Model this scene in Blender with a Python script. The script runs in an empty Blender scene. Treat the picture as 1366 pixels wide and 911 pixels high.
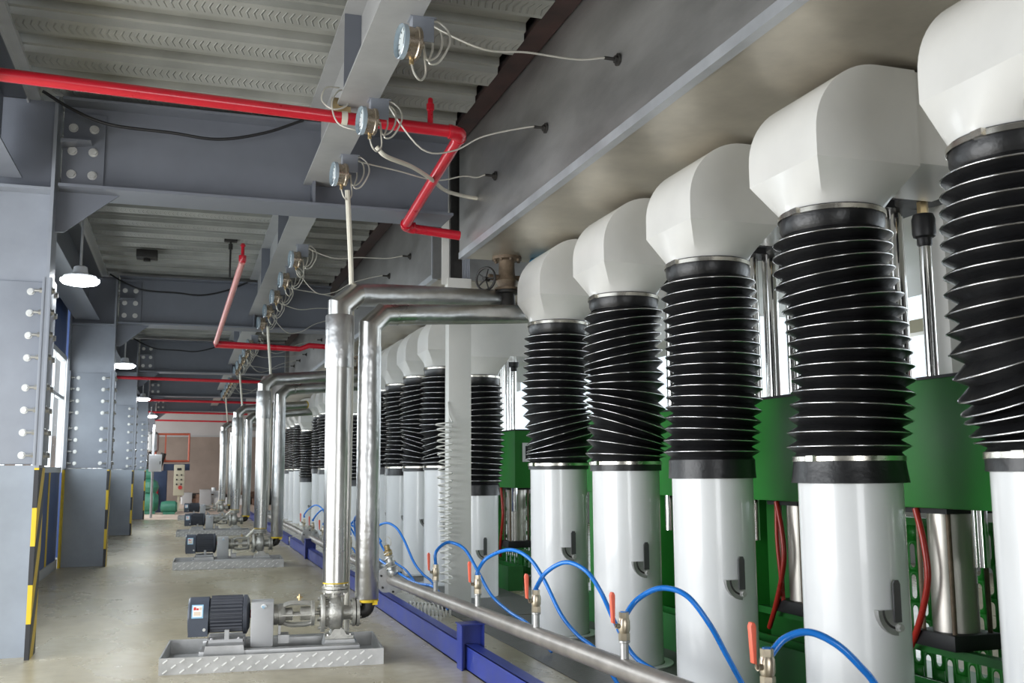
import bpy, bmesh, math, random
from math import sin, cos, pi, radians, sqrt, atan2
from mathutils import Vector, Matrix
random.seed(4)
SC = bpy.context.scene
COL = SC.collection

# ------------------------------------------------------------------ materials
MATS = {}
def nt(name):
    m = bpy.data.materials.new(name); m.use_nodes = True
    n = m.node_tree.nodes; l = m.node_tree.links
    return m, n, l, n['Principled BSDF']
def pm(name, col, rough=.5, metal=0., var=.12, scale=3., bump=0., bscale=40., detail=4, stretch=(1, 1, 1), rvar=.1, coat=0., col2=None, spec=.5):
    m, n, l, b = nt(name)
    tc = n.new('ShaderNodeTexCoord'); mp = n.new('ShaderNodeMapping'); mp.inputs['Scale'].default_value = stretch
    l.new(tc.outputs['Object'], mp.inputs[0])
    nz = n.new('ShaderNodeTexNoise'); nz.inputs['Scale'].default_value = scale; nz.inputs['Detail'].default_value = detail
    nz.inputs['Roughness'].default_value = .6
    l.new(mp.outputs[0], nz.inputs['Vector'])
    cr = n.new('ShaderNodeValToRGB'); cr.color_ramp.elements[0].position = .3; cr.color_ramp.elements[1].position = .7
    c2 = col2 or tuple(min(1, c * (1 + var)) for c in col); c1 = tuple(c * (1 - var) for c in col) if not col2 else col
    cr.color_ramp.elements[0].color = (*c1, 1); cr.color_ramp.elements[1].color = (*c2, 1)
    l.new(nz.outputs['Fac'], cr.inputs[0]); l.new(cr.outputs[0], b.inputs['Base Color'])
    mr = n.new('ShaderNodeMapRange'); mr.inputs['To Min'].default_value = max(.02, rough - rvar); mr.inputs['To Max'].default_value = min(1, rough + rvar)
    l.new(nz.outputs['Fac'], mr.inputs[0]); l.new(mr.outputs[0], b.inputs['Roughness'])
    b.inputs['Metallic'].default_value = metal; b.inputs['Coat Weight'].default_value = coat
    b.inputs['Specular IOR Level'].default_value = spec
    if bump:
        n2 = n.new('ShaderNodeTexNoise'); n2.inputs['Scale'].default_value = bscale; n2.inputs['Detail'].default_value = 3
        l.new(mp.outputs[0], n2.inputs['Vector'])
        bp = n.new('ShaderNodeBump'); bp.inputs['Strength'].default_value = bump; bp.inputs['Distance'].default_value = .02
        l.new(n2.outputs['Fac'], bp.inputs['Height']); l.new(bp.outputs[0], b.inputs['Normal'])
    MATS[name] = m
    return m
def emis(name, col, s):
    m, n, l, b = nt(name)
    b.inputs['Base Color'].default_value = (*col, 1); b.inputs['Emission Color'].default_value = (*col, 1); b.inputs['Emission Strength'].default_value = s
    MATS[name] = m; return m

pm('steel_grey', (.25, .27, .31), .42, 0, .10, 2.2, rvar=.08)
pm('steel_grey_low', (.27, .30, .34), .34, 0, .14, 1.6, rvar=.08)
pm('beam_grey', (.155, .168, .20), .45, 0, .09, 1.4)
pm('joist_grey', (.33, .335, .34), .5, 0, .12, 2.5)
pm('dark_red_steel', (.045, .022, .02), .6, 0, .5, 3)
pm('bolt_zinc', (.60, .60, .58), .40, .6, .1, 20)
pm('zinc_dull', (.45, .45, .44), .42, .85, .15, 12)
pm('white_paint', (.80, .81, .81), .22, 0, .03, 1.6, rvar=.06, coat=.3)
pm('white_elbow', (.78, .775, .75), .3, 0, .045, 2.2, rvar=.06, coat=.15)
pm('cream_paint', (.60, .60, .57), .45, 0, .04, 2)
pm('platen_white', (.74, .735, .71), .4, 0, .04, 1.2)
pm('black_pvc', (.010, .010, .011), .36, 0, .3, 6, bump=.12, bscale=30)
pm('wire_steel', (.72, .72, .72), .22, 1., .06, 10)
pm('case_bronze', (.50, .42, .33), .28, .9, .1, 14)
pm('clamp_steel', (.70, .67, .60), .25, 1., .1, 8)
pm('hood_steel', (.42, .415, .41), .38, .78, .28, 1.3, stretch=(1, .5, 1.6), rvar=.12, detail=6)
pm('hood_belly', (.50, .46, .39), .36, .7, .3, .9, rvar=.12, detail=7)
pm('hood_trim', (.50, .52, .55), .42, .55, .13, 2.5)
pm('clad_steel', (.55, .54, .515), .29, 1., .1, 2.5, bump=.35, bscale=3.2, stretch=(1, 1, .6), rvar=.07)
pm('clad_dull', (.53, .53, .525), .36, .95, .14, 4, bump=.8, bscale=5, rvar=.1)
pm('cast_iron', (.50, .49, .45), .45, .7, .2, 9, bump=.2, bscale=60)
pm('rust_iron', (.17, .125, .085), .6, .4, .35, 10, bump=.2, bscale=50)
pm('lever_dark', (.13, .13, .135), .35, .6, .1, 8)
pm('dark_iron', (.03, .028, .026), .5, .2, .3, 8)
pm('motor_black', (.050, .055, .070), .5, 0, .15, 6)
pm('motor_cowl', (.055, .066, .09), .4, 0, .12, 6)
pm('tray_steel', (.46, .46, .455), .42, .7, .18, 6)
pm('lug_steel', (.80, .80, .78), .35, .3, .08, 8)
pm('guard_grey', (.43, .43, .43), .5, .1, .05, 4)
pm('red_paint', (.52, .009, .025), .3, 0, .08, 4, coat=.3)
pm('lit_red_paint', (.70, .30, .28), .35, 0, .08, 4)  # red pipe brightened by a lamp; the lamplight is put into this colour
pm('blue_paint', (.018, .035, .24), .4, 0, .2, 4)
pm('panel_blue', (.035, .075, .22), .45, 0, .1, 2)
pm('blue_hose', (.012, .20, .70), .28, 0, .06, 4, coat=.3)
pm('red_hose', (.42, .03, .02), .3, 0, .1, 4)
pm('orange_grip', (.90, .16, .09), .45, 0, .05, 6)
pm('nickel_brass', (.56, .49, .38), .34, .9, .12, 14)
pm('brass', (.52, .40, .22), .32, .9, .15, 14)
pm('chrome', (.78, .77, .75), .10, 1., .03, 3, rvar=.03)
pm('alu_tube', (.60, .57, .52), .42, .95, .06, 3)
pm('green_paint', (.016, .20, .022), .45, 0, .12, 2.2, coat=0)
pm('green_dark', (.014, .13, .022), .4, 0, .15, 2.2)
pm('black_block', (.012, .012, .014), .5, 0, .3, 5)
pm('yellow_tape', (.75, .52, .02), .5, 0, .1, 10)
pm('cable_black', (.01, .01, .012), .5, 0, .2, 5)
pm('capillary', (.62, .60, .54), .35, .4, .05, 8)
pm('conduit_cream', (.66, .63, .54), .5, 0, .05, 6)
pm('coil_clear', (.62, .62, .58), .3, 0, .05, 6)
pm('paper_white', (.85, .86, .86), .6, 0, .02, 5)
pm('sticker_blue', (.30, .55, .75), .5, 0, .04, 5)
pm('sticker_red', (.65, .05, .04), .5, 0, .04, 5)
pm('sticker_tan', (.75, .62, .48), .5, 0, .04, 5)
pm('dial_glass', (.34, .41, .47), .08, 0, .03, 5, coat=1)
pm('wall_brown', (.30, .24, .20), .75, 0, .16, .8, detail=6)
pm('wall_pale', (.52, .50, .49), .7, 0, .06, .7)
pm('wall_grey', (.42, .42, .42), .7, 0, .06, .7)
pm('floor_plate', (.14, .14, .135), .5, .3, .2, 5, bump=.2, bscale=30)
pm('floor_far_sunlit', (.60, .47, .38), .6, 0, .06, 1.)  # far floor in sun; daylight put into a paler, pinker colour
pm('orange_paint', (.60, .13, .07), .45, 0, .08, 4)
pm('green_cast', (.05, .22, .14), .4, 0, .12, 4)
pm('teal_blue', (.02, .20, .36), .4, 0, .1, 6)
pm('panel_cream', (.62, .57, .42), .5, 0, .05, 3)
pm('clutter_brown', (.16, .09, .06), .7, 0, .4, 6)
pm('machine_blue', (.03, .05, .11), .5, 0, .2, 3)
pm('alu_frame', (.62, .63, .64), .4, .3, .05, 4)
pm('roof_dark', (.06, .06, .065), .8, 0, .2, 1)
pm('pipe_galv', (.40, .37, .34), .40, .75, .2, 7, detail=6)
emis('lamp_glow', (.90, .95, 1.), 22.)

def mat_floor():
    m, n, l, b = nt('concrete_floor')
    tc = n.new('ShaderNodeTexCoord')
    mp = n.new('ShaderNodeMapping'); mp.inputs['Scale'].default_value = (1.0, .55, 1); l.new(tc.outputs['Object'], mp.inputs[0])
    a = n.new('ShaderNodeTexNoise'); a.inputs['Scale'].default_value = .75; a.inputs['Detail'].default_value = 8; a.inputs['Roughness'].default_value = .62
    l.new(mp.outputs[0], a.inputs['Vector'])
    cr = n.new('ShaderNodeValToRGB'); e = cr.color_ramp.elements
    e[0].position = .3; e[0].color = (.28, .24, .155, 1); e[1].position = .72; e[1].color = (.56, .51, .385, 1)
    x = cr.color_ramp.elements.new(.5); x.color = (.42, .372, .255, 1)
    l.new(a.outputs['Fac'], cr.inputs[0])
    c = n.new('ShaderNodeTexNoise'); c.inputs['Scale'].default_value = 9; c.inputs['Detail'].default_value = 6
    l.new(tc.outputs['Object'], c.inputs['Vector'])
    mx = n.new('ShaderNodeMix'); mx.data_type = 'RGBA'; mx.blend_type = 'MULTIPLY'; mx.inputs[0].default_value = .28
    l.new(cr.outputs[0], mx.inputs[6]); 
    c2 = n.new('ShaderNodeValToRGB'); c2.color_ramp.elements[0].position = .35; c2.color_ramp.elements[0].color = (.62, .6, .55, 1); c2.color_ramp.elements[1].position = .6
    l.new(c.outputs['Fac'], c2.inputs[0]); l.new(c2.outputs[0], mx.inputs[7])
    l.new(mx.outputs[2], b.inputs['Base Color'])
    mr = n.new('ShaderNodeMapRange'); mr.inputs['From Min'].default_value = .3; mr.inputs['From Max'].default_value = .7
    mr.inputs['To Min'].default_value = .36; mr.inputs['To Max'].default_value = .2
    l.new(a.outputs['Fac'], mr.inputs[0]); l.new(mr.outputs[0], b.inputs['Roughness'])
    bp = n.new('ShaderNodeBump'); bp.inputs['Strength'].default_value = .08; bp.inputs['Distance'].default_value = .02
    l.new(c.outputs['Fac'], bp.inputs['Height']); l.new(bp.outputs[0], b.inputs['Normal'])
    MATS['concrete_floor'] = m
mat_floor()

def mat_deck():
    m, n, l, b = nt('galvanised_deck')
    tc = n.new('ShaderNodeTexCoord'); sp = n.new('ShaderNodeSeparateXYZ'); l.new(tc.outputs['Object'], sp.inputs[0])
    def mth(op, a, bb=None, c=None):
        q = n.new('ShaderNodeMath'); q.operation = op
        for i, v in enumerate((a, bb, c)):
            if v is None: continue
            if isinstance(v, (int, float)): q.inputs[i].default_value = v
            else: l.new(v, q.inputs[i])
        return q.outputs[0]
    fr = mth('FRACT', mth('DIVIDE', mth('SUBTRACT', sp.outputs[1], 2.2), .68))
    pp = mth('ABSOLUTE', mth('SUBTRACT', mth('MULTIPLY', fr, .68), .12))
    ph = mth('ADD', mth('MULTIPLY', sp.outputs[0], 2 * pi / .052), mth('MULTIPLY', pp, -30.))
    s = mth('SINE', ph)
    h = mth('MULTIPLY', mth('SMOOTH_MAX', s, .5, .2), mth('LESS_THAN', pp, .085))
    vo = n.new('ShaderNodeTexVoronoi'); vo.inputs['Scale'].default_value = 30; l.new(tc.outputs['Object'], vo.inputs['Vector'])
    nz = n.new('ShaderNodeTexNoise'); nz.inputs['Scale'].default_value = 1.2; nz.inputs['Detail'].default_value = 6; l.new(tc.outputs['Object'], nz.inputs['Vector'])
    cr = n.new('ShaderNodeValToRGB'); cr.color_ramp.elements[0].position = .3; cr.color_ramp.elements[0].color = (.27, .275, .255, 1)
    cr.color_ramp.elements[1].position = .7; cr.color_ramp.elements[1].color = (.46, .465, .44, 1)
    l.new(nz.outputs['Fac'], cr.inputs[0])
    mx = n.new('ShaderNodeMix'); mx.data_type = 'RGBA'; mx.blend_type = 'OVERLAY'; mx.inputs[0].default_value = .12
    l.new(cr.outputs[0], mx.inputs[6]); l.new(vo.outputs['Color'], mx.inputs[7]); 
    l.new(cr.outputs[0], b.inputs['Base Color'])
    b.inputs['Metallic'].default_value = .15; b.inputs['Roughness'].default_value = .42
    bp = n.new('ShaderNodeBump'); bp.inputs['Strength'].default_value = 1.; bp.inputs['Distance'].default_value = .014
    l.new(h, bp.inputs['Height']); l.new(bp.outputs[0], b.inputs['Normal'])
    MATS['galvanised_deck'] = m
mat_deck()

def mat_hazard():
    m, n, l, b = nt('hazard_tape')
    tc = n.new('ShaderNodeTexCoord'); sp = n.new('ShaderNodeSeparateXYZ'); l.new(tc.outputs['Object'], sp.inputs[0])
    q = n.new('ShaderNodeMath'); q.operation = 'MULTIPLY_ADD'; q.inputs[1].default_value = -1.6; l.new(sp.outputs[2], q.inputs[2]); l.new(sp.outputs[1], q.inputs[0])
    d = n.new('ShaderNodeMath'); d.operation = 'MULTIPLY_ADD'; d.inputs[1].default_value = 1 / .62; d.inputs[2].default_value = 10.034; l.new(q.outputs[0], d.inputs[0])
    f = n.new('ShaderNodeMath'); f.operation = 'FRACT'; l.new(d.outputs[0], f.inputs[0])
    g = n.new('ShaderNodeMath'); g.operation = 'GREATER_THAN'; g.inputs[1].default_value = .5; l.new(f.outputs[0], g.inputs[0])
    mx = n.new('ShaderNodeMix'); mx.data_type = 'RGBA'; mx.inputs[6].default_value = (.022, .022, .025, 1); mx.inputs[7].default_value = (.72, .50, .02, 1)
    l.new(g.outputs[0], mx.inputs[0]); l.new(mx.outputs[2], b.inputs['Base Color']); b.inputs['Roughness'].default_value = .45
    MATS['hazard_tape'] = m
mat_hazard()
def mat_glass():
    m = bpy.data.materials.new('window_glass'); m.use_nodes = True; n = m.node_tree.nodes; l = m.node_tree.links
    n.clear(); o = n.new('ShaderNodeOutputMaterial'); t = n.new('ShaderNodeBsdfTransparent'); g = n.new('ShaderNodeBsdfGlossy'); x = n.new('ShaderNodeMixShader')
    g.inputs['Roughness'].default_value = .05; x.inputs[0].default_value = .08; t.inputs[0].default_value = (.92, .95, .96, 1)
    l.new(t.outputs[0], x.inputs[1]); l.new(g.outputs[0], x.inputs[2]); l.new(x.outputs[0], o.inputs[0]); MATS['window_glass'] = m
mat_glass()

# ------------------------------------------------------------------ mesh building
def cat(pts, n=8):
    """Catmull-Rom through points"""
    P = [Vector(p) for p in pts]; P = [2 * P[0] - P[1]] + P + [2 * P[-1] - P[-2]]
    out = []
    for i in range(1, len(P) - 2):
        for k in range(n):
            t = k / n; a, b, c, d = P[i - 1], P[i], P[i + 1], P[i + 2]
            out.append(.5 * ((2 * b) + (c - a) * t + (2 * a - 5 * b + 4 * c - d) * t * t + (3 * b - a - 3 * c + d) * t ** 3))
    out.append(P[-2]); return out
def frame(d):
    d = Vector(d).normalized(); u = Vector((0, 0, 1)) if abs(d.z) < .95 else Vector((1, 0, 0))
    x = u.cross(d).normalized(); return x, d.cross(x), d

class MB:
    def __init__(s): s.v = []; s.f = []
    def add(s, V, F):
        o = len(s.v); s.v += [tuple(p) for p in V]; s.f += [tuple(i + o for i in q) for q in F]; return s
    def box(s, x0, x1, y0, y1, z0, z1):
        V = [(x, y, z) for z in (z0, z1) for y in (y0, y1) for x in (x0, x1)]
        return s.add(V, [(0, 2, 3, 1), (4, 5, 7, 6), (0, 1, 5, 4), (2, 6, 7, 3), (0, 4, 6, 2), (1, 3, 7, 5)])
    def bar(s, p0, p1, w, h):
        p0, p1 = Vector(p0), Vector(p1); x, y, d = frame(p1 - p0)
        V = [p + x * a * w / 2 + y * b * h / 2 for p in (p0, p1) for a, b in ((-1, -1), (1, -1), (1, 1), (-1, 1))]
        return s.add(V, [(3, 2, 1, 0), (4, 5, 6, 7)] + [(i, (i + 1) % 4, (i + 1) % 4 + 4, i + 4) for i in range(4)])
    def cyl(s, p0, p1, r0, r1=None, n=20, caps=True):
        r1 = r0 if r1 is None else r1; p0, p1 = Vector(p0), Vector(p1); x, y, d = frame(p1 - p0)
        V = [p + (x * cos(2 * pi * i / n) + y * sin(2 * pi * i / n)) * r for p, r in ((p0, r0), (p1, r1)) for i in range(n)]
        F = [(i, (i + 1) % n, (i + 1) % n + n, i + n) for i in range(n)]
        if caps: F += [tuple(range(n - 1, -1, -1)), tuple(range(n, 2 * n))]
        return s.add(V, F)
    def lathe(s, prof, o, ax=(0, 0, 1), n=24, cap=True):
        o = Vector(o); x, y, d = frame(ax); V = []; F = []
        for r, h in prof:
            V += [o + d * h + (x * cos(2 * pi * i / n) + y * sin(2 * pi * i / n)) * r for i in range(n)]
        for k in range(len(prof) - 1):
            F += [(k * n + i, k * n + (i + 1) % n, (k + 1) * n + (i + 1) % n, (k + 1) * n + i) for i in range(n)]
        if cap: F += [tuple(range(n - 1, -1, -1)), tuple(range((len(prof) - 1) * n, len(prof) * n))]
        return s.add(V, F)
    def tube(s, pts, r, n=8, caps=True):
        P = [Vector(p) for p in pts]; m = len(P); V = []; F = []
        T = [(P[min(i + 1, m - 1)] - P[max(i - 1, 0)]).normalized() for i in range(m)]
        x, y, _ = frame(T[0])
        for i in range(m):
            x = (x - T[i] * x.dot(T[i])).normalized(); y = T[i].cross(x)
            rr = r(i / (m - 1)) if callable(r) else r
            k = 1.
            if 0 < i < m - 1:
                a = (P[i] - P[i - 1]).normalized(); c = max(-1, min(1, a.dot(T[i]))); k = 1 / max(.5, c)
            V += [P[i] + (x * cos(2 * pi * j / n) + y * sin(2 * pi * j / n)) * rr * (1 if k < 1.02 else k ** .5) for j in range(n)]
        for i in range(m - 1):
            F += [(i * n + j, i * n + (j + 1) % n, (i + 1) * n + (j + 1) % n, (i + 1) * n + j) for j in range(n)]
        if caps: F += [tuple(range(n - 1, -1, -1)), tuple(range((m - 1) * n, m * n))]
        return s.add(V, F)
    def mitre(s, pts, r, n=28, caps=True):
        """pipe with true mitre joints at the corner points"""
        P = [Vector(p) for p in pts]; m = len(P); V = []
        D = [(P[i + 1] - P[i]).normalized() for i in range(m - 1)]
        x, y, _ = frame(D[0]); ring = [P[0] + (x * cos(2 * pi * j / n) + y * sin(2 * pi * j / n)) * r for j in range(n)]
        V += ring
        for i in range(1, m):
            nn = (D[i - 1] + D[i]).normalized() if i < m - 1 else D[i - 1]
            ring = [q + D[i - 1] * ((P[i] - q).dot(nn) / D[i - 1].dot(nn)) for q in ring]; V += ring
        F = []
        for i in range(m - 1):
            F += [(i * n + j, i * n + (j + 1) % n, (i + 1) * n + (j + 1) % n, (i + 1) * n + j) for j in range(n)]
        if caps: F += [tuple(range(n - 1, -1, -1)), tuple(range((m - 1) * n, m * n))]
        return s.add(V, F)
    def torus(s, c, ax, R, r, n=32, m=8):
        c = Vector(c); x, y, d = frame(ax); V = []
        for i in range(n):
            e = x * cos(2 * pi * i / n) + y * sin(2 * pi * i / n)
            V += [c + e * (R + r * cos(2 * pi * j / m)) + d * r * sin(2 * pi * j / m) for j in range(m)]
        return s.add(V, [(i * m + j, i * m + (j + 1) % m, ((i + 1) % n) * m + (j + 1) % m, ((i + 1) % n) * m + j) for i in range(n) for j in range(m)])
    def prism(s, poly, ax, a, b):
        """poly in the two other axes (in xyz order), extruded along ax ('x','y','z') from a to b"""
        def mk(p, h): return {'x': (h, p[0], p[1]), 'y': (p[0], h, p[1]), 'z': (p[0], p[1], h)}[ax]
        n = len(poly); V = [mk(p, a) for p in poly] + [mk(p, b) for p in poly]
        return s.add(V, [tuple(range(n - 1, -1, -1)), tuple(range(n, 2 * n))] + [(i, (i + 1) % n, (i + 1) % n + n, i + n) for i in range(n)])
    def hexbolt(s, p, ax, r=.02, h=.014, washer=True):
        p = Vector(p); d = Vector(ax).normalized()
        if washer: s.cyl(p, p + d * .004, r * 1.35, n=14)
        s.cyl(p + d * .002, p + d * (h + .002), r, n=6); return s
    def build(s, name, mat, parent=None, org=None, smooth=38, bevel=0):
        me = bpy.data.meshes.new(name); V = s.v
        if org: V = [(a - org[0], b - org[1], c - org[2]) for a, b, c in V]
        me.from_pydata(V, [], s.f); bm = bmesh.new(); bm.from_mesh(me); bmesh.ops.recalc_face_normals(bm, faces=bm.faces)
        if bevel:
            es = [e for e in bm.edges if len(e.link_faces) == 2 and e.calc_face_angle(0) > .6]
            bmesh.ops.bevel(bm, geom=es, offset=bevel, segments=2, profile=.6, affect='EDGES', clamp_overlap=True)
        bm.to_mesh(me); bm.free()
        me.materials.append(MATS[mat]); me.polygons.foreach_set('use_smooth', [True] * len(me.polygons)); me.set_sharp_from_angle(angle=radians(smooth))
        o = bpy.data.objects.new(name, me); COL.objects.link(o)
        if org: o.location = org
        if parent: o.parent = parent
        return o

def tag(o, label=None, cat_=None, group=None, kind=None):
    if label: o['label'] = label
    if cat_: o['category'] = cat_
    if group: o['group'] = group
    if kind: o['kind'] = kind
    return o
def thing(name, label, cat_, loc=(0, 0, 0), rz=0., group=None):
    o = bpy.data.objects.new(name, None); COL.objects.link(o); o.location = loc; o.rotation_euler = (0, 0, rz); o.empty_display_size = .1
    return tag(o, label, cat_, group)
def struct(name, mb, mat, **k): return tag(mb.build(name, mat, **k), kind='structure')
def kids(o): return [c for c in o.children]
def copy_tree(o, parent=None):
    c = o.copy(); COL.objects.link(c)
    if parent: c.parent = parent
    for ch in kids(o): copy_tree(ch, c)
    return c
def dup(o, loc, label, group=None, rz=None):
    c = copy_tree(o); c.location = loc; c['label'] = label
    if group: c['group'] = group
    if rz is not None: c.rotation_euler = (0, 0, rz)
    return c
ORD = ['first', 'second', 'third', 'fourth', 'fifth', 'sixth', 'seventh', 'eighth', 'ninth', 'tenth', 'eleventh', 'twelfth']

# ------------------------------------------------------------------ layout constants (metres)
BAY = 8.35
COLY = [9.07 + BAY * k for k in range(6)]       # near face of each column row
CX1, CX0 = -1.13, -1.83                          # column right / left flange outer faces
DECK = 4.80
AX = 3.36                                        # duct row axis
HX, HZ = 2.61, 3.65                              # hood side plane, hood underside
YEND = 54.

# ------------------------------------------------------------------ setting
struct('floor', MB().box(-14, 12, -6, 33.8, -.2, 0), 'concrete_floor')
struct('floor', MB().box(-14, 12, 33.8, YEND + .3, -.2, 0), 'floor_far_sunlit')
deck = MB(); y = 2.2; prof = []
while y < YEND:                                  # trapezoid ribs running across the aisle
    prof += [(y, DECK), (y + .25, DECK), (y + .253, DECK + .055), (y + .285, DECK + .058), (y + .288, DECK + .125), (y + .43, DECK + .125), (y + .432, DECK + .11), (y + .47, DECK + .11), (y + .472, DECK + .125), (y + .60, DECK + .125), (y + .603, DECK + .058), (y + .645, DECK + .055), (y + .648, DECK)]
    y += .68
poly_lo = prof; up = [(prof[-1][0], DECK + .15), (prof[0][0], DECK + .13)]
V = []; F = []
for (yy, zz) in prof: V += [(-1.42, yy, zz), (2.40, yy, zz)]
for i in range(len(prof) - 1): F.append((2 * i, 2 * i + 1, 2 * i + 3, 2 * i + 2))
deck.add(V, F)
V2 = [(a, b, c + .012) for a, b, c in V]; deck.add(V2, [tuple(reversed(q)) for q in F])
for i in range(len(prof) - 1):
    a = len(deck.v)
for side in (0, 1):
    o = len(deck.v); deck.add([V[2 * i + side] for i in range(len(prof))] + [V2[2 * i + side] for i in range(len(prof))],
                              [(i, i + 1, i + 1 + len(prof), i + len(prof)) for i in range(len(prof) - 1)])
struct('ceiling', deck, 'galvanised_deck', smooth=20)
struct('ceiling', MB().box(-1.95, 2.3, 2.2, YEND, DECK + .17, DECK + .35), 'roof_dark')
struct('roof', MB().box(-1.9, 12, -6, YEND + .3, 9.0, 9.2), 'roof_dark')  # unseen roof, put in to block the sky and keep hood surrounds dark
struct('trim_1', MB().box(-1.40, -1.30, 2.2, YEND, DECK - .03, DECK + .02).box(-1.40, -1.385, 2.2, YEND, DECK - .09, DECK + .02), 'alu_frame')
struct('wall_end', MB().box(-14, 12, YEND, YEND + .25, 0, 3.30), 'wall_brown')
struct('wall_end_upper', MB().box(-14, 12, YEND, YEND + .25, 3.30, 9), 'wall_pale')
struct('trim_2', MB().box(-6, 6, YEND - .06, YEND, 3.28, 3.36), 'guard_grey')
# right wall: piers, sill and head round three openings
rw = MB().box(11, 11.25, -6, YEND, 0, .9).box(11, 11.25, -6, YEND, 5.6, 9)
WR = [(3.0, 10.6), (12.6, 19.6), (21.2, 29), (31, 39)]
yy = -6
for a, b in WR:
    rw.box(11, 11.25, yy, a, .9, 5.6); yy = b
rw.box(11, 11.25, yy, YEND, .9, 5.6)
struct('wall_right', rw, 'wall_grey')
for i, (a, b) in enumerate(WR):
    w = MB(); k = max(1, int((b - a) / 3.4))
    for j in range(k + 1): w.box(11.05, 11.12, a + (b - a) * j / k - .03, a + (b - a) * j / k + .03, .9, 5.6)
    for z in (.93, 5.57): w.box(11.05, 11.12, a, b, z - .03, z + .03)
    f = struct('window_%d' % (i + 1), w, 'alu_frame')
    MB().box(11.08, 11.09, a, b, .95, 5.55).build('pane', 'window_glass', f)

struct('wall_back_blocker', MB().box(-1.9, -1.5, -6.25, -6, 0, 9).box(3.5, 12, -6.25, -6, 0, 9).box(-1.5, 3.5, -6.25, -6, 2.8, 9), 'roof_dark')  # unseen wall added to block light from behind; its gap admits the fill
struct('wall_left', MB().box(-2.0, -1.9, -6, 2.0, 0, 9), 'wall_grey')  # unseen stretch added to cut light reaching the camera-facing sides
# left wall between the columns
for k in range(3):
    a, b = COLY[k] + .36, COLY[k + 1] - .02
    struct('wall_left', MB().box(-1.92, -1.86, a, b, .14, 1.50), 'panel_blue')
    struct('wall_left_upper', MB().box(-1.92, -1.86, a, b, 3.36, 4.70), 'panel_blue')
    struct('baseboard_left', MB().box(-1.93, -1.84, a, b, 0, .14), 'guard_grey')
    struct('trim_%d' % (3 + k), MB().box(-1.866, -1.852, b - 1.35, b - 1.22, .14, 1.5).box(-1.866, -1.852, a + .2, a + .3, .14, 1.5), 'yellow_tape')
    w = MB().box(-1.94, -1.84, a, b, 1.50, 1.58).box(-1.94, -1.84, a, b, 3.28, 3.36)
    for j in range(7): yq = a + (b - a) * j / 6; w.box(-1.93, -1.85, yq - .03, yq + .03, 1.58, 3.28)
    w.box(-1.92, -1.86, a, b, 2.66, 2.71)
    f = struct('window_%d' % (5 + k), w, 'alu_frame')
    MB().box(-1.893, -1.887, a, b, 1.6, 3.27).build('pane', 'window_glass', f)

# ------------------------------------------------------------------ columns
def make_column():
    t = thing('steel_column', '', 'column', (0, 0, 0), 0, 'bolted steel columns along the aisle')
    w2 = .172
    MB().box(CX1 - .028, CX1, 0, .345, 0, 4.74).build('flange', 'steel_grey', t)
    MB().box(CX0, CX0 + .028, 0, .345, 0, 4.74).build('flange', 'steel_grey', t)
    MB().box(CX0 + .028, CX1 - .028, w2 - .01, w2 + .01, 1.57, 3.92).build('web', 'steel_grey', t)
    MB().box(CX0 + .028, CX1 - .028, w2 - .02, w2 + .02, 0, 1.56).build('web', 'steel_grey_low', t)
    MB().box(CX0 + .035, CX1 - .035, w2 - .03, w2 - .01, 1.575, 3.12).build('splice_plate', 'steel_grey', t, bevel=.003)
    for (xa, xb) in ((CX1 - .05, CX1 - .028), (CX1, CX1 + .022), (CX0 + .028, CX0 + .05)):
        MB().box(xa, xb, -.006 if xb > CX1 - .1 else .01, .35, 1.56, 3.14).build('splice_plate', 'steel_grey', t, bevel=.003)
    MB().box(CX1 - .034, CX1 + .004, -.004, 0, 0, 1.54).box(CX1, CX1 + .004, -.004, .349, 0, 1.54).build('hazard_stripe', 'hazard_tape', t)
    MB().box(CX0 - .002, CX0 + .03, -.004, 0, 0, 1.54).box(CX0 + .028, CX0 + .031, -.004, .15, 0, 1.54).build('edge_stripe', 'yellow_tape', t)
    MB().box(CX0 + .028, CX1 - .028, .0, .16, 3.90, 3.925).box(CX0 + .028, CX1 - .028, .19, .345, 3.90, 3.925).build('stiffener', 'steel_grey', t)
    for z in (3.035, 2.849, 2.656, 2.465, 2.211, 2.022, 1.834, 1.645):
        for x in (CX1 - .155, CX0 + .16):
            MB().hexbolt((x, w2 - .03, z), (0, -1, 0), .023, .02).build('bolt', 'bolt_zinc', t)
        b = MB()
        for yb in (.06, .285):
            b.cyl((CX1 - .05, yb, z), (CX1 - .115, yb, z), .013, n=8).hexbolt((CX1 - .05, yb, z), (-1, 0, 0), .024, .024)
            b.hexbolt((CX1 + .022, yb, z), (1, 0, 0), .025, .02)
        b.build('flange_bolt', 'zinc_dull', t)
        b = MB().cyl((CX0 + .05, .07, z), (CX0 + .115, .07, z), .013, n=8).hexbolt((CX0 + .05, .07, z), (1, 0, 0), .024, .024)
        b.build('flange_bolt', 'zinc_dull', t)
    return t
CLAB = ['grey steel column with bolted splice and hazard stripes cut by the left picture edge',
        'second grey steel column along the aisle, yellow edge stripe beside the blue panel',
        'third grey steel column along the aisle, behind the one beside the blue panel',
        'fourth grey steel column along the aisle, just left of the white cabinet',
        'fifth grey steel column, mostly hidden behind the fourth']
c0 = make_column(); c0.location = (0, COLY[0], 0); c0['label'] = CLAB[0]
for k in range(1, 5): dup(c0, (0, COLY[k], 0), CLAB[k])

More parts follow.
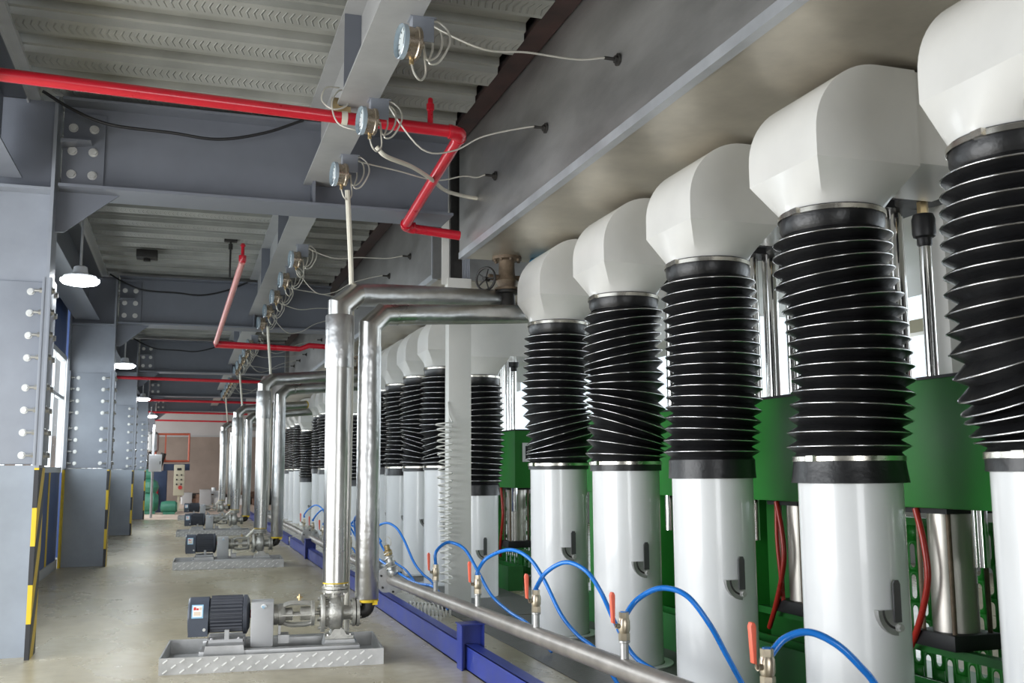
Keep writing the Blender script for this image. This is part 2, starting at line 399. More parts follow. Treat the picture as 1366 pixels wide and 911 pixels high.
# ------------------------------------------------------------------ cross beams
def make_cross():
    t = thing('cross_beam', '', 'beam', (0, 0, 0), 0, 'deep grey cross beams under the metal deck')
    MB().box(-1.10, 2.40, -.02, .46, 3.94, 3.965).build('lower_flange', 'beam_grey', t)
    MB().box(-1.10, 2.40, 0, .40, 4.72, 4.745).build('upper_flange', 'beam_grey', t)
    MB().box(-1.10, 2.40, .19, .21, 3.965, 4.72).build('web', 'beam_grey', t)
    MB().box(-1.83, -1.13, .16, .18, 3.925, 4.74).build('column_web', 'beam_grey', t)
    MB().box(-1.10, -.757, .165, .19, 4.0, 4.66).build('splice_plate', 'beam_grey', t, bevel=.003)
    MB().prism([(-1.13, 3.94), (-.62, 3.94), (-.70, 3.88), (-1.06, 3.58), (-1.13, 3.58)], 'y', .19, .21).build('haunch', 'beam_grey', t)
    MB().prism([(-1.10, 4.37), (-.86, 4.37), (-1.10, 4.33)], 'y', .0, .165).build('stiffener', 'beam_grey', t)
    MB().box(1.06, 1.085, .02, .19, 3.965, 4.19).build('stiffener', 'beam_grey', t)
    for x in (-1.02, -.85):
        for z in (4.10, 4.31, 4.52):
            MB().hexbolt((x, .165, z), (0, -1, 0), .03, .022).build('bolt', 'bolt_zinc', t)
    return t
XL = ['nearest deep grey cross beam, with six bolts and a black cable across its web',
      'second cross beam of the aisle, over the column with the blue panel',
      'third cross beam of the aisle, above the second hanging round lamp',
      'fourth cross beam, a thin grey strip far down the aisle', 'farthest cross beam near the end wall']
x0 = make_cross(); x0.location = (0, COLY[0], 0); x0['label'] = XL[0]
for k in range(1, 5): dup(x0, (0, COLY[k], 0), XL[k])

# joists carrying the gauges, edge beams over the columns
def ibeam(t, xa, xb, y0, y1, z0, z1, mat, tf=.016, tw=.012, cope=0.):
    xm = (xa + xb) / 2
    MB().box(xa, xb, y0, y1, z0, z0 + tf).build('lower_flange', mat, t)
    cp = cope
    MB().box(xa, xb, y0 + cp, y1 - cp, z1 - tf, z1).build('upper_flange', mat, t)
    MB().box(xm - tw / 2, xm + tw / 2, y0 + cp, y1 - cp, z0 + tf, z1 - tf).build('web', mat, t)
JL = ['nearest grey joist with three gauges below the deck, in front of the first cross beam', 'grey joist beyond the first cross beam, with a row of five gauges',
      'grey joist of the third bay, with a far cluster of gauges', 'grey joist of the fourth bay, far down the aisle', 'farthest grey joist under the deck near the end wall']
EL = ['grey edge beam at the upper left corner, before the first column', 'grey edge beam lit by the nearest round lamp', 'grey edge beam over the second round lamp',
      'grey edge beam over the third round lamp', 'farthest edge beam along the left side']
for k in range(5):
    y0 = (COLY[k - 1] + .22 if k else 2.0); y1 = COLY[k] + .18
    t = thing('joist', JL[k], 'beam', (0, y0, 0), 0, 'grey joists along the aisle')
    ibeam(t, .99, 1.265, 0, y1 - y0, 4.18, DECK - .005, 'joist_grey', cope=.19)
    for q in range(2):
        ys = (y1 - y0) * (q + 1) / 3
        MB().box(1.0, 1.12, ys, ys + .012, 4.2, 4.78).build('stiffener', 'beam_grey', t)
    t = thing('edge_beam', EL[k], 'beam', (0, y0, 0), 0, 'edge beams over the columns')
    ibeam(t, -1.75, -1.38, .16 if k else 0, y1 - y0 - .2, 3.98, 4.70, 'beam_grey')

# dark red trimmer beam at the edge of the deck opening
tag(MB().box(2.42, 2.60, 1, YEND, 5.06, 5.09).box(2.50, 2.52, 1, YEND, 4.86, 5.06).box(2.42, 2.60, 1, YEND, 4.83, 4.86).build('trimmer_beam', 'dark_red_steel', org=(2.5, 1, 4.83)),
    'dark rust red beam between the deck edge and the steel hoods', 'beam')

# ------------------------------------------------------------------ exhaust hoods
def make_hood(y0, y1, label):
    t = thing('exhaust_hood', label, 'hood', (HX, y0, HZ), 0, 'steel exhaust hoods over the duct row'); L = y1 - y0
    MB().box(.004, 1.9, 0, L, .004, 1.30).build('hood_box', 'hood_steel', t)
    MB().box(.03, 1.9, .03, L - .03, -.006, .004).build('belly_panel', 'hood_belly', t)
    MB().box(-.004, .004, 0, L, 0, .055).box(-.004, .06, 0, L, -.012, 0).box(-.012, .0, 0, .02, 0, 1.3).build('edge_trim', 'hood_trim', t)
    MB().box(-.008, .004, 0, L, 1.285, 1.31).build('seam', 'hood_trim', t)
    return t
make_hood(-.5, 9.62, 'large stainless steel exhaust hood over the near white ducts')
make_hood(10.75, 18.5, 'stainless steel exhaust hood beyond the gap, behind the insulated pipes')
make_hood(19.6, 27, 'third stainless steel exhaust hood, far down the duct row')
make_hood(28, 35.5, 'farthest stainless steel exhaust hood')

# ------------------------------------------------------------------ white ducts with black bellows
def lerp_keys(keys, t):
    for (a, va), (b, vb) in zip(keys, keys[1:]):
        if t <= b:
            u = (t - a) / (b - a); u = u * u * (3 - 2 * u); return va + (vb - va) * u
    return keys[-1][1]
RT = (.95, -.31)
def bellows(tilt, off, z0, z1, top, n=17):
    """top=(dx,dy) of the upper end; tilt and off are keyed along t"""
    N = 40; V = []; F = []; wires = []
    prof = []
    for i in range(n):
        prof += [(i / n, .262), ((i + .22) / n, .288), ((i + .42) / n, .311), ((i + .5) / n, .316), ((i + .58) / n, .311), ((i + .78) / n, .288)]
    prof.append((1., .262))
    def ring(t, r, N):
        s = lerp_keys(tilt, t); o = lerp_keys(off, t); e = t * t * (3 - 2 * t)
        cx = top[0] * e + o * RT[0]; cy = top[1] * e + o * RT[1]; z = z0 + (z1 - z0) * t
        return [(cx + r * cos(2 * pi * j / N), cy + r * sin(2 * pi * j / N), z + s * r * (RT[0] * cos(2 * pi * j / N) + RT[1] * sin(2 * pi * j / N))) for j in range(N)]
    for t, r in prof: V += ring(t, r, N)
    m = len(prof)
    for i in range(m - 1): F += [(i * N + j, i * N + (j + 1) % N, (i + 1) * N + (j + 1) % N, (i + 1) * N + j) for j in range(N)]
    b = MB().add(V, F); w = MB()
    for i in range(n):
        R = [Vector(p) for p in ring((i + .5) / n, .3165, N)]; c = sum(R, Vector()) / N; Vw = []; Fw = []; M = 5
        for j in range(N):
            e = (R[j] - c).normalized()
            Vw += [R[j] + e * .0042 * cos(2 * pi * q / M) + Vector((0, 0, .0042 * sin(2 * pi * q / M))) for q in range(M)]
        Fw = [(j * M + q, j * M + (q + 1) % M, ((j + 1) % N) * M + (q + 1) % M, ((j + 1) % N) * M + q) for j in range(N) for q in range(M)]
        w.add(Vw, Fw)
    return b, w
ZR0, ZR1 = 1.545, 2.875
def elbow_mesh(ey, tx, ty, zs):
    """box elbow with rounded heel; square to round below. ey = Y shift of the box"""
    b = MB(); xl, xr, hw, zb, zt, R = -.34, .30, .32, 3.085 + zs, 3.615 + zs, .40
    pr = [(xr, zb), (xl, zb), (xl, zt - R)]
    for i in range(1, 15): a = pi - (pi / 2) * i / 14; pr.append((xl + R + R * cos(a), zt - R + R * sin(a)))
    pr.append((xr, zt))
    n = len(pr); V = [(x, ey - hw, z) for x, z in pr] + [(x, ey + hw, z) for x, z in pr]
    F = [tuple(range(n)), tuple(range(2 * n - 1, n - 1, -1))] + [(i, i + n, i + 1 + n, i + 1) for i in range(1, n - 1)]
    b.add(V, F)
    # straight duct running back to the machine
    q = [(ey - hw + .012, zb + .02), (ey + hw - .012, zb + .02), (ey + hw - .012, zt - .004), (ey - hw + .012, zt - .004)]
    V = [(xr, *p) for p in q] + [(xr + .62, *p) for p in q]
    b.add(V, [(i, (i + 1) % 4, (i + 1) % 4 + 4, i + 4) for i in range(4)])
    b.add([(xr, ey - hw, zb), (xr, ey + hw, zb), (xr, ey + hw, zt), (xr, ey - hw, zt)], [(0, 1, 2, 3)])
    # transition
    N = 64; V = []; K = 5; xc = (xl + xr) / 2; hx = (xr - xl) / 2
    for k in range(K + 1):
        u = k / K
        for j in range(N):
            a = 2 * pi * (j + .0) / N + pi / 4; c, s = cos(a), sin(a); m = 1 / max(abs(c), abs(s))
            sx, sy = xc + hx * c * m, ey + hw * s * m; cx, cy = tx + .268 * c, ty + .268 * s
            V.append((sx + (cx - sx) * u, sy + (cy - sy) * u, zb + (ZR1 + .012 - zb) * u))
    for j in range(N):
        a = 2 * pi * j / N + pi / 4; V.append((tx + .268 * cos(a), ty + .268 * sin(a), ZR1 - .06))
    b.add(V, [(k * N + j, (k + 1) * N + j, (k + 1) * N + (j + 1) % N, k * N + (j + 1) % N) for k in range(K + 1) for j in range(N)])
    return b
def make_duct(tilt, off, ey=-.1, top=(0, 0), ch=.1, flare=0., lowclamp=True):
    t = thing('exhaust_duct', '', 'duct', (0, 0, 0), 0, 'white exhaust ducts with black bellows')
    MB().lathe([(.266, .0), (.266, 1.53)], (0, 0, 0), n=48).build('lower_tube', 'white_paint', t)
    MB().lathe([(.27, .0), (.34, .0), (.34, .014), (.275, .016)], (0, 0, 0), n=48, cap=False).build('base_flange', 'white_paint', t)
    b, w = bellows(tilt, off, ZR0 + .03, ZR1 - .10, top)
    be = b.build('bellows', 'black_pvc', t, smooth=75)
    w.build('coil_wire', 'wire_steel', be, smooth=80)
    MB().lathe([(.271, 1.535 - ch), (.284 + flare, 1.537 - ch), (.283 + flare * .5, 1.535 - ch * .5), (.284, ZR0 - .01), (.284, ZR0 + .012), (.265, ZR0 + .035)], (0, 0, 0), n=40, cap=False).build('lower_cuff', 'black_pvc', t)
    tx, ty = top
    MB().lathe([(.262, ZR1 - .105), (.279, ZR1 - .07), (.281, ZR1 - .02), (.281, ZR1 + .012), (.268, ZR1 + .016)], (tx, ty, 0), n=40, cap=False).build('upper_cuff', 'black_pvc', t)
    for (zz, dx, dy) in ((ZR0 - .012, 0, 0), (ZR1 - .022, tx, ty)):
        if zz < 2 and not lowclamp: continue
        c = MB().lathe([(.286, zz), (.289, zz + .002), (.289, zz + .026), (.286, zz + .028)], (dx, dy, 0), n=48, cap=False)
        c.box(dx - .295, dx - .27, dy - .10, dy - .04, zz, zz + .03)
        c.build('hose_clamp', 'clamp_steel', t)
    elbow_mesh(ey, tx, ty, 0).build('elbow', 'white_elbow', t, smooth=25)
    # damper lever and quadrant on the near side of the tube
    q = MB(); yq = -.272; pts = [(.03, .80), (.03, .68)]
    for i in range(9): a = 1.5 * pi - (pi / 2) * i / 8; pts.append((.03 + .115 * cos(a) - .0, .80 + .125 * sin(a)))
    q.prism(pts, 'y', yq - .012, yq + .03)
    d = q.build('damper_quadrant', 'zinc_dull', t)
    sl = MB(); arc = [(.03 + .085 * cos(1.5 * pi - (pi / 2) * i / 8), .80 + .09 * sin(1.5 * pi - (pi / 2) * i / 8)) for i in range(9)]
    sl.tube([(x, yq - .010, z) for x, z in arc], .007, 6).build('slot', 'dark_iron', d)
    MB().prism([(.004, .74), (.046, .74), (.046, .925), (.036, .945), (.014, .945), (.004, .925)], 'y', yq - .022, yq - .012).build('damper_lever', 'lever_dark', t)
    MB().hexbolt((.028, yq - .02, .715), (0, -1, 0), .017, .02).cyl((.028, yq - .012, .715), (.028, yq - .022, .715), .02).build('pivot_bolt', 'bolt_zinc', t)
    return t
Z0 = [(0, 0), (1, 0)]
T1 = [(0, 0), (.08, .12), (.17, .30), (.30, .22), (.45, .0), (.7, -.03), (1, 0)]; O1 = [(0, 0), (.2, .02), (.5, -.03), (.8, -.01), (1, 0)]
T2 = [(0, 0), (.08, -.16), (.22, -.34), (.38, -.20), (.5, .0), (.7, .20), (.85, .17), (1, .05)]; O2 = [(0, 0), (.2, .02), (.5, .0), (.8, -.02), (1, 0)]
T3 = [(0, 0), (.2, -.06), (.5, -.02), (.8, .08), (1, .02)]; O3 = [(0, 0), (.4, .03), (.7, .02), (1, 0)]
T4 = [(0, 0), (.2, -.05), (.5, .0), (.75, .14), (1, .03)]; O4 = [(0, 0), (.35, .05), (.6, .04), (.85, -.01), (1, 0)]
T5 = [(0, 0), (.1, .2), (.25, .42), (.45, .16), (.6, .03), (1, 0)]; O5 = [(0, 0), (.2, -.04), (.4, -.06), (.7, -.03), (1, 0)]
D1 = [(8.80, T1, O1, -.15, (0, -.02), 'smallest of the five near white ducts, beside the rusty valve'),
      (7.30, T2, O2, -.10, (0, -.02), 'second near white duct, its black bellows strongly twisted'),
      (5.93, T3, O3, -.11, (0, -.02), 'third near white duct, in the middle of the five near ones'),
      (4.48, T4, O4, 0.0, (0, .05), 'fourth near white duct, with the loose flapping lower bellows cuff'),
      (3.125, T5, O5, -.03, (0, .10), 'largest white duct, cut by the right picture edge')]
near = []
for i, (yy, T, O, ey, top, lab) in enumerate(D1):
    d = make_duct(T, O, ey, top, (.035, .05, .10, .115, .055)[i], (.0, .0, .004, .016, .0)[i], i != 2); d.location = (AX, yy, 0); d['label'] = lab; near.append(d)
U2 = [11.75, 13.15, 14.5, 15.8, 17.1]
order = [2, 0, 1, 3, 2]
for u in range(3):
    for j, yq in enumerate(U2):
        dz = -.24 if j == 0 else 0
        if u == 0:
            lab = ['white duct just behind the cream post, lower than its row', 'white duct directly left of the cream post', 'second white duct left of the cream post',
                   'third white duct left of the cream post, beside the insulated pipe', 'white duct glimpsed between the two big insulated pipes'][j]
            g = 'white exhaust ducts with black bellows'
        else:
            lab = 'far white duct with black bellows left of the nearest insulated pipes'; g = 'far white ducts'
        c = dup(near[order[j]], (AX if j else AX + .05, yq + 8.4 * u, dz), lab, g)
        if j == 0:
            for ch in c.children: pass

# ------------------------------------------------------------------ gauges under the joists
def make_gauge(seed, capillary, loop2=True):
    rnd = random.Random(seed)
    t = thing('dial_gauge', '', 'gauge', (1.2, 0, 3.98), 0, 'dial gauges on the joists')
    MB().box(.005, .135, .02, .032, .05, .205).box(.005, .017, .032, .11, .05, .205).box(-.01, .15, .015, .12, .196, .204).build('bracket', 'steel_grey', t)
    a = Vector((-.99, -.12, 0)).normalized()
    o = Vector((.03, -.03, 0))
    MB().lathe([(.02, -.03), (.03, 0), (.092, .002), (.098, .006), (.098, .025), (.092, .03), (.092, .085), (.098, .088)], o, a, 40).build('case', 'case_bronze', t)
    MB().lathe([(.098, .088), (.103, .09), (.103, .118), (.098, .122)], o, a, 40, cap=False).build('bezel', 'dial_glass', t)
    f = MB().lathe([(.096, .090), (.096, .0925)], o, a, 32).build('dial_face', 'paper_white', t)
    x, y, d = frame(a); tk = MB()
    for i in range(11):
        an = -pi * .25 + (1.5 * pi) * i / 10; e = x * cos(an) + y * sin(an)
        tk.bar(o + a * .094 + e * .068, o + a * .094 + e * .086, .004, .002)
    tk.bar(o + a * .095 - y * .012, o + a * .095 + y * .05 + x * .02, .005, .002)
    tk.build('scale', 'cable_black', f)
    MB().lathe([(.100, .118), (.09, .121), (.0, .122)], o, a, 32, cap=False).build('glass_cover', 'window_glass', t)
    MB().cyl((-.01, -.02, -.085), (-.01, -.02, -.125), .014, n=10).build('stem', 'brass', t)
    L = cat([(-.01, -.02, -.12), (.01, -.02, -.18), (.05, 0, -.205), (.085, .02, -.15), (.08, .03, -.05), (.075, .03, .02), (.09, .01, -.07), (.15, .02, -.04), (.19, .04, .05), (.18, .05, .14), (.12, .05, .16), (.13, .03, .02), (.10, .0, -.09), (.16, .0, -.08), (.225, .0, .04), (.22, .02, .13), (.16, .04, .19), (.14, .04, .155)] + capillary, 6)
    MB().tube(L, .0065, 6).build('capillary_tube', 'capillary', t)
    e = Vector(capillary[-1])
    p = MB().cyl(e - Vector((.10, 0, 0)), e, .012, n=10).cyl(e - Vector((.012, 0, 0)), e + Vector((.0, 0, 0)), .042, n=18).cyl(e - Vector((.03, 0, 0)), e - Vector((.012, 0, 0)), .026, n=6)
    p.build('probe', 'dark_iron', t)
    return t
PX = HX - 1.2
caps = [[(.45, .05, .06), (.75, .10, .10), (1.1, .15, .12), (PX - .1, .18, .17), (PX, .18, .17)],
        [(.40, .1, -.12), (.65, .13, -.10), (.9, .16, .05), (PX - .12, .17, .17), (PX, .17, .17)],
        [(.5, .1, .12), (.85, .15, .08), (1.1, .15, .14), (PX - .18, .15, .14), (PX - .1, .15, .17), (PX, .15, .17)]]
g0 = [make_gauge(i, caps[i]) for i in range(3)]
for g, yy, lab in zip(g0, (5.47, 6.85, 8.2), ('nearest round gauge, top of the picture, hanging from the joist', 'round gauge half hidden behind the red pipe clamp', 'third round gauge, just before the cross beam with the cream conduit below it')):
    g.location = (1.2, yy, 3.98); g['label'] = lab
for k in range(3):
    for j in range(5):
        yy = 11.75 + 8.35 * k + 1.33 * j
        lab = (ORD[j] + ' round gauge beyond the first cross beam') if k == 0 else 'far round gauge in a cluster under the joists past the second cross beam'
        dup(g0[(j + k) % 3], (1.2, yy, 3.98 if k or j < 4 else 3.98), lab, 'dial gauges on the joists' if k == 0 else 'far dial gauges')

# ------------------------------------------------------------------ red sprinkler pipes
def rp(name_pts, r, mat='red_paint'): return MB().tube(name_pts, r, 16)
def corner(a, b, c, r=.06, n=6):
    a, b, c = Vector(a), Vector(b), Vector(c); p = b + (a - b).normalized() * r; q = b + (c - b).normalized() * r
    return [p * (1 - u) ** 2 + b * 2 * u * (1 - u) + q * u * u for u in [i / n for i in range(n + 1)]]
t = thing('sprinkler_pipe', 'nearest bright red sprinkler pipe crossing under the joist and bending down to the hood', 'pipe', (0, 7.1, 4.12), 0)
A, B, Cc, Dd = (-1.5, 7.1, 4.15), (1.95, 7.1, 4.07), (1.96, 9.25, 3.84), (2.52, 9.27, 3.80)
path = [A] + corner(A, B, Cc) + corner(B, Cc, Dd) + [Dd]
rel = lambda P: [(p[0], p[1] - 7.1, p[2] - 4.12) for p in P]
MB().tube(rel(path), .046, 20).build('pipe_run', 'red_paint', t)
for p, da, db, q0, q1 in ((B, (-1, 0, 0), (0, 1, -.1), A, Cc), (Cc, (0, -1, .1), (1, 0, 0), B, Dd)):
    f = MB().tube(rel(corner(q0, p, q1, .10, 8)), .052, 20)
    for d in (da, db):
        pp = Vector(rel([p])[0]); d = Vector(d).normalized(); f.cyl(pp + d * .08, pp + d * .105, .056, n=20)
    f.build('elbow_fitting', 'red_paint', t)
s = MB().tube(rel([(1.70, 7.1, 4.08), (1.70, 7.1, 4.26)]), .022, 12)
s.build('sprinkler_branch', 'red_paint', t)
MB().lathe([(.024, .16), (.03, .165), (.03, .21), (.02, .215), (.02, .25), (.012, .26)], (1.70, 0, -.06), n=14).build('sprinkler_head', 'red_paint', t)
c = MB().lathe([(.05, -.022), (.052, -.022), (.052, .022), (.05, .022)], (1.045, 0, -.03), (1, 0, 0), 22, cap=False).box(1.023, 1.067, -.006, .006, .015, .10).box(1.02, 1.07, -.02, .02, .09, .105)
c.hexbolt((1.045, -.006, .055), (0, -1, 0), .014, .012); c.build('pipe_clamp', 'conduit_cream', t)
MB().box(2.505, 2.535, .165 + 2.0 - .03, .165 + 2.0 + .03, -.35, -.29).build('end_cap', 'rust_iron', t) if 0 else None
# beam clamp above it
t = thing('beam_clamp', 'yellowish clamp on the joist edge, over the red pipe', 'clamp', (1.0, 7.1, 4.18))
MB().prism([(-.05, .05), (-.05, -.06), (.09, -.06), (.09, -.01), (.0, -.01), (.0, .05)], 'y', -.03, .03).build('clamp_body', 'brass', t)
MB().cyl((-.02, 0, -.06), (-.02, 0, -.11), .008, n=8).hexbolt((-.02, 0, -.06), (0, 0, -1), .014, .012).cyl((.05, 0, -.06), (.05, 0, -.09), .008, n=8).hexbolt((.05, 0, -.06), (0, 0, -1), .014, .012).build('clamp_screw', 'bolt_zinc', t)
tag(MB().tube(cat([(1.0, 7.05, 4.30), (.90, 7.03, 4.28), (.87, 7.02, 4.18), (.95, 7.02, 4.12), (1.05, 7.03, 4.16), (1.07, 7.05, 4.25), (1.0, 7.05, 4.28), (.94, 7.0, 4.15), (1.0, 7.0, 4.0), (1.2, 7.0, 3.97), (1.24, 6.95, 3.98)], 6), .006, 6).build('wire_loop', 'capillary', org=(1, 7, 4.2)), 'loose loop of pale wire round the beam clamp', 'wire')
def red_run(k, pts, label, mat='red_paint', r=.04):
    P = [Vector(p) for p in pts]; path = [P[0]]
    for i in range(1, len(P) - 1): path += corner(P[i - 1], P[i], P[i + 1])
    path.append(P[-1]); o = MB().tube(path, r, 14).build('sprinkler_pipe', mat, org=tuple(P[0])); return tag(o, label, 'pipe')
t = thing('sprinkler_pipe', 'sprinkler pipe, its lamplit pink painted in, coming down to a dark red run at the second cross beam', 'pipe', (.58, 11.5, 3.9))
P = [(.60, 12.2, 4.02), (.45, 17.3, 3.63), (2.12, 17.3, 3.58)]
R_ = lambda p: (p[0] - .58, p[1] - 11.5, p[2] - 3.9)
MB().tube([R_(P[0]), R_((.453, 17.15, 3.64))], .04, 14).build('lit_run', 'lit_red_paint', t)
MB().tube([R_((.453, 17.15, 3.64))] + [Vector(R_(P[1]))] + [R_((1.85, 17.3, 3.59)), R_((2.0, 17.25, 3.65)), R_((2.45, 17.3, 3.64))], .045, 14).build('red_run', 'red_paint', t)
MB().lathe([(.03, 0), (.045, .02), (.045, .09), (.02, .10), (.02, .20), (.035, .21), (.02, .24)], R_((.60, 12.2, 4.0)), (0, 0, 1), 12).build('sprinkler_head', 'red_paint', t)
for k, (yy, z) in enumerate(((25.5, 3.76), (33.9, 3.80), (42.2, 3.88), (50.3, 3.95))):
    red_run(k, [(-1.6, yy, z), (2.45, yy, z - .05)], ['dark red pipe crossing the aisle at the third cross beam', 'dark red pipe crossing the aisle at the fourth cross beam',
                                                         'upper thin red pipe just before the end wall', 'lowest far red pipe against the end wall'][k])
# small ceiling sprinkler drops in the second bay
for (x, yy, lab) in ((.543, 14.5, 'dark sprinkler drop on the deck near the lamplit pink pipe'), (.05, 15.6, 'small black junction box under the deck, right of the nearest lamp')):
    if x > .3:
        t = thing('sprinkler_drop', lab, 'sprinkler', (x, yy, DECK)); MB().box(-.09, .09, -.05, .05, -.03, 0).build('mount', 'dark_iron', t)
        MB().cyl((0, 0, 0), (0, 0, -.55), .014, n=8).lathe([(.03, -.14), (.03, -.06)], (0, 0, 0), n=10).build('drop_rod', 'dark_iron', t)
    else:
        t = thing('junction_box', lab, 'box', (-.62, 15.6, DECK)); MB().box(-.15, .15, -.12, .12, -.12, 0).build('housing', 'dark_iron', t, bevel=.01); MB().cyl((0, 0, -.12), (0, 0, -.16), .05).build('lens', 'dark_iron', t)

# black cables draped along the beams
for k, lab in enumerate(('black cable sagging across the nearest cross beam', 'black cable sagging across the second cross beam', 'black cable sagging across the third cross beam')):
    yb = COLY[k] - .08
    pts = [(-1.25, yb, 4.74), (-1.0, yb, 4.60), (-.70, yb, 4.50), (-.2, yb, 4.48), (.2, yb, 4.46), (.6, yb, 4.56), (.95, yb, 4.72)]
    tag(MB().tube(cat(pts, 6), .014, 8).build('cable', 'cable_black', org=pts[0]), lab, 'cable')

# ------------------------------------------------------------------ lamps
def make_lamp():
    t = thing('round_lamp', '', 'lamp', (0, 0, 0), 0, 'round aisle lamps')
    MB().lathe([(.04, .13), (.06, .12), (.07, .06), (.10, .045), (.15, .03), (.155, .0)], (0, 0, 0), n=32).build('housing', 'alu_frame', t)
    MB().lathe([(.16, .001), (.176, -.002), (.178, -.018), (.155, -.042), (.09, -.058), (0.001, -.063)], (0, 0, 0), n=32).build('lens', 'lamp_glow', t)
    MB().cyl((0, 0, .12), (0, 0, .64), .012, n=8).bar((0, 0, .62), (-.40, 0, .62), .04, .04).build('hanger', 'zinc_dull', t)
    return t
L0 = make_lamp()
LP = [(10.2, -1.0), (18.35, -1.02), (26.7, -1.02), (35.0, -1.05)]
LL = ['nearest bright round lamp, beside the first column', 'second bright round lamp, beside the second column', 'third bright round lamp down the aisle', 'farthest bright round lamp, above the white cabinet']
for i, (yy, x) in enumerate(LP):
    o = L0 if i == 0 else copy_tree(L0); o.location = (x, yy, 3.34); o['label'] = LL[i]
    ld = bpy.data.lights.new('lamp_light', 'SPOT'); ld.energy = 260; ld.color = (.88, .94, 1.); ld.shadow_soft_size = .15; ld.spot_size = radians(165); ld.spot_blend = .6
    lo = bpy.data.objects.new('lamp_light', ld); COL.objects.link(lo); lo.location = (x, yy, 3.26)

# ------------------------------------------------------------------ pumps
def rots(mb, ang, c):
    return mb
def make_pump():
    t = thing('circulation_pump', '', 'pump', (0, 0, 0), radians(-4.5), 'circulation pumps along the aisle')
    tr = MB(); L, W, H = .835, .43, .122
    tr.box(-L, L, -W, -W + .012, 0, H).box(-L, L, W - .012, W, 0, H).box(-L, -L + .012, -W + .012, W - .012, 0, H).box(L - .012, L, -W + .012, W - .012, 0, H).box(-L + .012, L - .012, -W + .012, W - .012, 0, .01)
    tr_main, tr = tr, MB()
    for r in range(3):                                     # raised lugs of the chequer plate
        n = 13
        for k in range(n):
            x = -L + .045 + (2 * L - .09) * (k + .5 * (r % 2)) / n; z = .024 + r * .037
            dx = .016; dz = .012
            tr.bar((x - dx, -W - .002, z - dz), (x + dx, -W - .002, z + dz), .010, .009)
    for k in range(10):
        y = -W + .05 + (2 * W - .1) * k / 9; tr.bar((L + .001, y - .015, .045 + .03 * (k % 2)), (L + .001, y + .015, .065 + .03 * (k % 2)), .007, .006)
    nm = len(tr_main.f); tr_main.add(tr.v, tr.f); to = tr_main.build('drip_tray', 'tray_steel', t)
    to.data.materials.append(MATS['lug_steel'])
    for i, pl in enumerate(to.data.polygons):
        if i >= nm: pl.material_index = 1
    MB().box(-.56, .66, -.30, -.22, .01, .135).box(-.56, .66, .22, .30, .01, .135).box(-.56, -.50, -.22, .22, .01, .12).box(.60, .66, -.22, .22, .01, .12).build('base_frame', 'tray_steel', t, bevel=.004)
    MB().prism([(-.535, .06), (-.215, .06), (-.232, .175), (-.515, .175)], 'y', -.31, -.05).prism([(-.535, .06), (-.215, .06), (-.232, .175), (-.515, .175)], 'y', .05, .31).build('motor_pedestal', 'tray_steel', t)
    az = .365
    m = MB().lathe([(.125, -.505), (.134, -.50), (.134, -.235), (.128, -.215)], (0, 0, az), (1, 0, 0), 32)
    for k in range(30):                                    # cooling fins
        a = 2 * pi * k / 30
        if sin(a) < -.75: continue
        c, s = cos(a), sin(a)
        m.bar((-.49, c * .137, az + s * .137), (-.25, c * .137, az + s * .137), .007, .026) if 0 else m.bar((-.49, c * .141, az + s * .141), (-.25, c * .141, az + s * .141), .010 + .012 * abs(c), .010 + .012 * abs(s))
    m.lathe([(.145, -.245), (.152, -.24), (.152, -.215), (.11, -.195), (.06, -.19)], (0, 0, az), (1, 0, 0), 28)
    mo = m.build('motor_body', 'motor_black', t)
    MB().box(-.45, -.28, -.09, .09, .50, .545).build('terminal_box', 'motor_black', mo, bevel=.01) if 0 else None
    MB().box(-.50, -.24, -.17, -.12, .176, .20).box(-.38, -.345, -.165, -.12, .19, .27).hexbolt((-.475, -.15, .2), (0, 0, 1), .012, .01).hexbolt((-.27, -.15, .2), (0, 0, 1), .012, .01).build('motor_foot', 'guard_grey', mo)
    MB().box(-.50, -.24, .12, .17, .176, .20).build('motor_foot', 'guard_grey', mo)
    cw = MB().lathe([(.05, -.665), (.135, -.662), (.146, -.650), (.146, -.505)], (0, 0, az), (1, 0, 0), 36)
    cw.prism([(-.145, az), (.145, az), (.145, az - .142), (-.145, az - .142)], 'x', -.655, -.508)
    co = cw.build('fan_cowl', 'motor_cowl', t)
    MB().hexbolt((-.535, -.145, az - .09), (0, -1, 0), .009, .006).build('cowl_screw', 'bolt_zinc', co)
    def curvepatch(x0, x1, a0, a1, r):
        V = []; n = 6
        for i in range(n + 1):
            a = radians(a0 + (a1 - a0) * i / n); V += [(x0, -r * cos(a), az + r * sin(a)), (x1, -r * cos(a), az + r * sin(a))]
        return MB().add(V, [(2 * i, 2 * i + 1, 2 * i + 3, 2 * i + 2) for i in range(n)])
    st = curvepatch(-.632, -.545, 0, 42, .1475).build('motor_label', 'sticker_blue', co)
    curvepatch(-.624, -.553, 4, 38, .1485).build('label_face', 'paper_white', st)
    curvepatch(-.618, -.600, 24, 33, .1495).build('label_mark', 'sticker_red', st)
    curvepatch(-.597, -.580, 24, 30, .1495).build('label_mark', 'sticker_red', st)
    curvepatch(-.576, -.558, 24, 32, .1495).build('label_mark', 'sticker_tan', st)
    curvepatch(-.615, -.565, 8, 19, .1495).build('label_mark', 'sticker_tan', st)
    gd = MB().prism([(-.15, .125), (-.15, .40), (-.11, .465), (.11, .465), (.15, .40), (.15, .125)], 'x', -.183, -.008).build('coupling_guard', 'guard_grey', t, bevel=.006)
    MB().cyl((-.085, -.155, .435), (-.085, -.1505, .41), .001)
    gs = MB().cyl((-.085, -.135, .436), (-.085, -.139, .4335), .022, n=24)
    g2 = gs.build('round_sticker', 'paper_white', gd)
    a = MB()
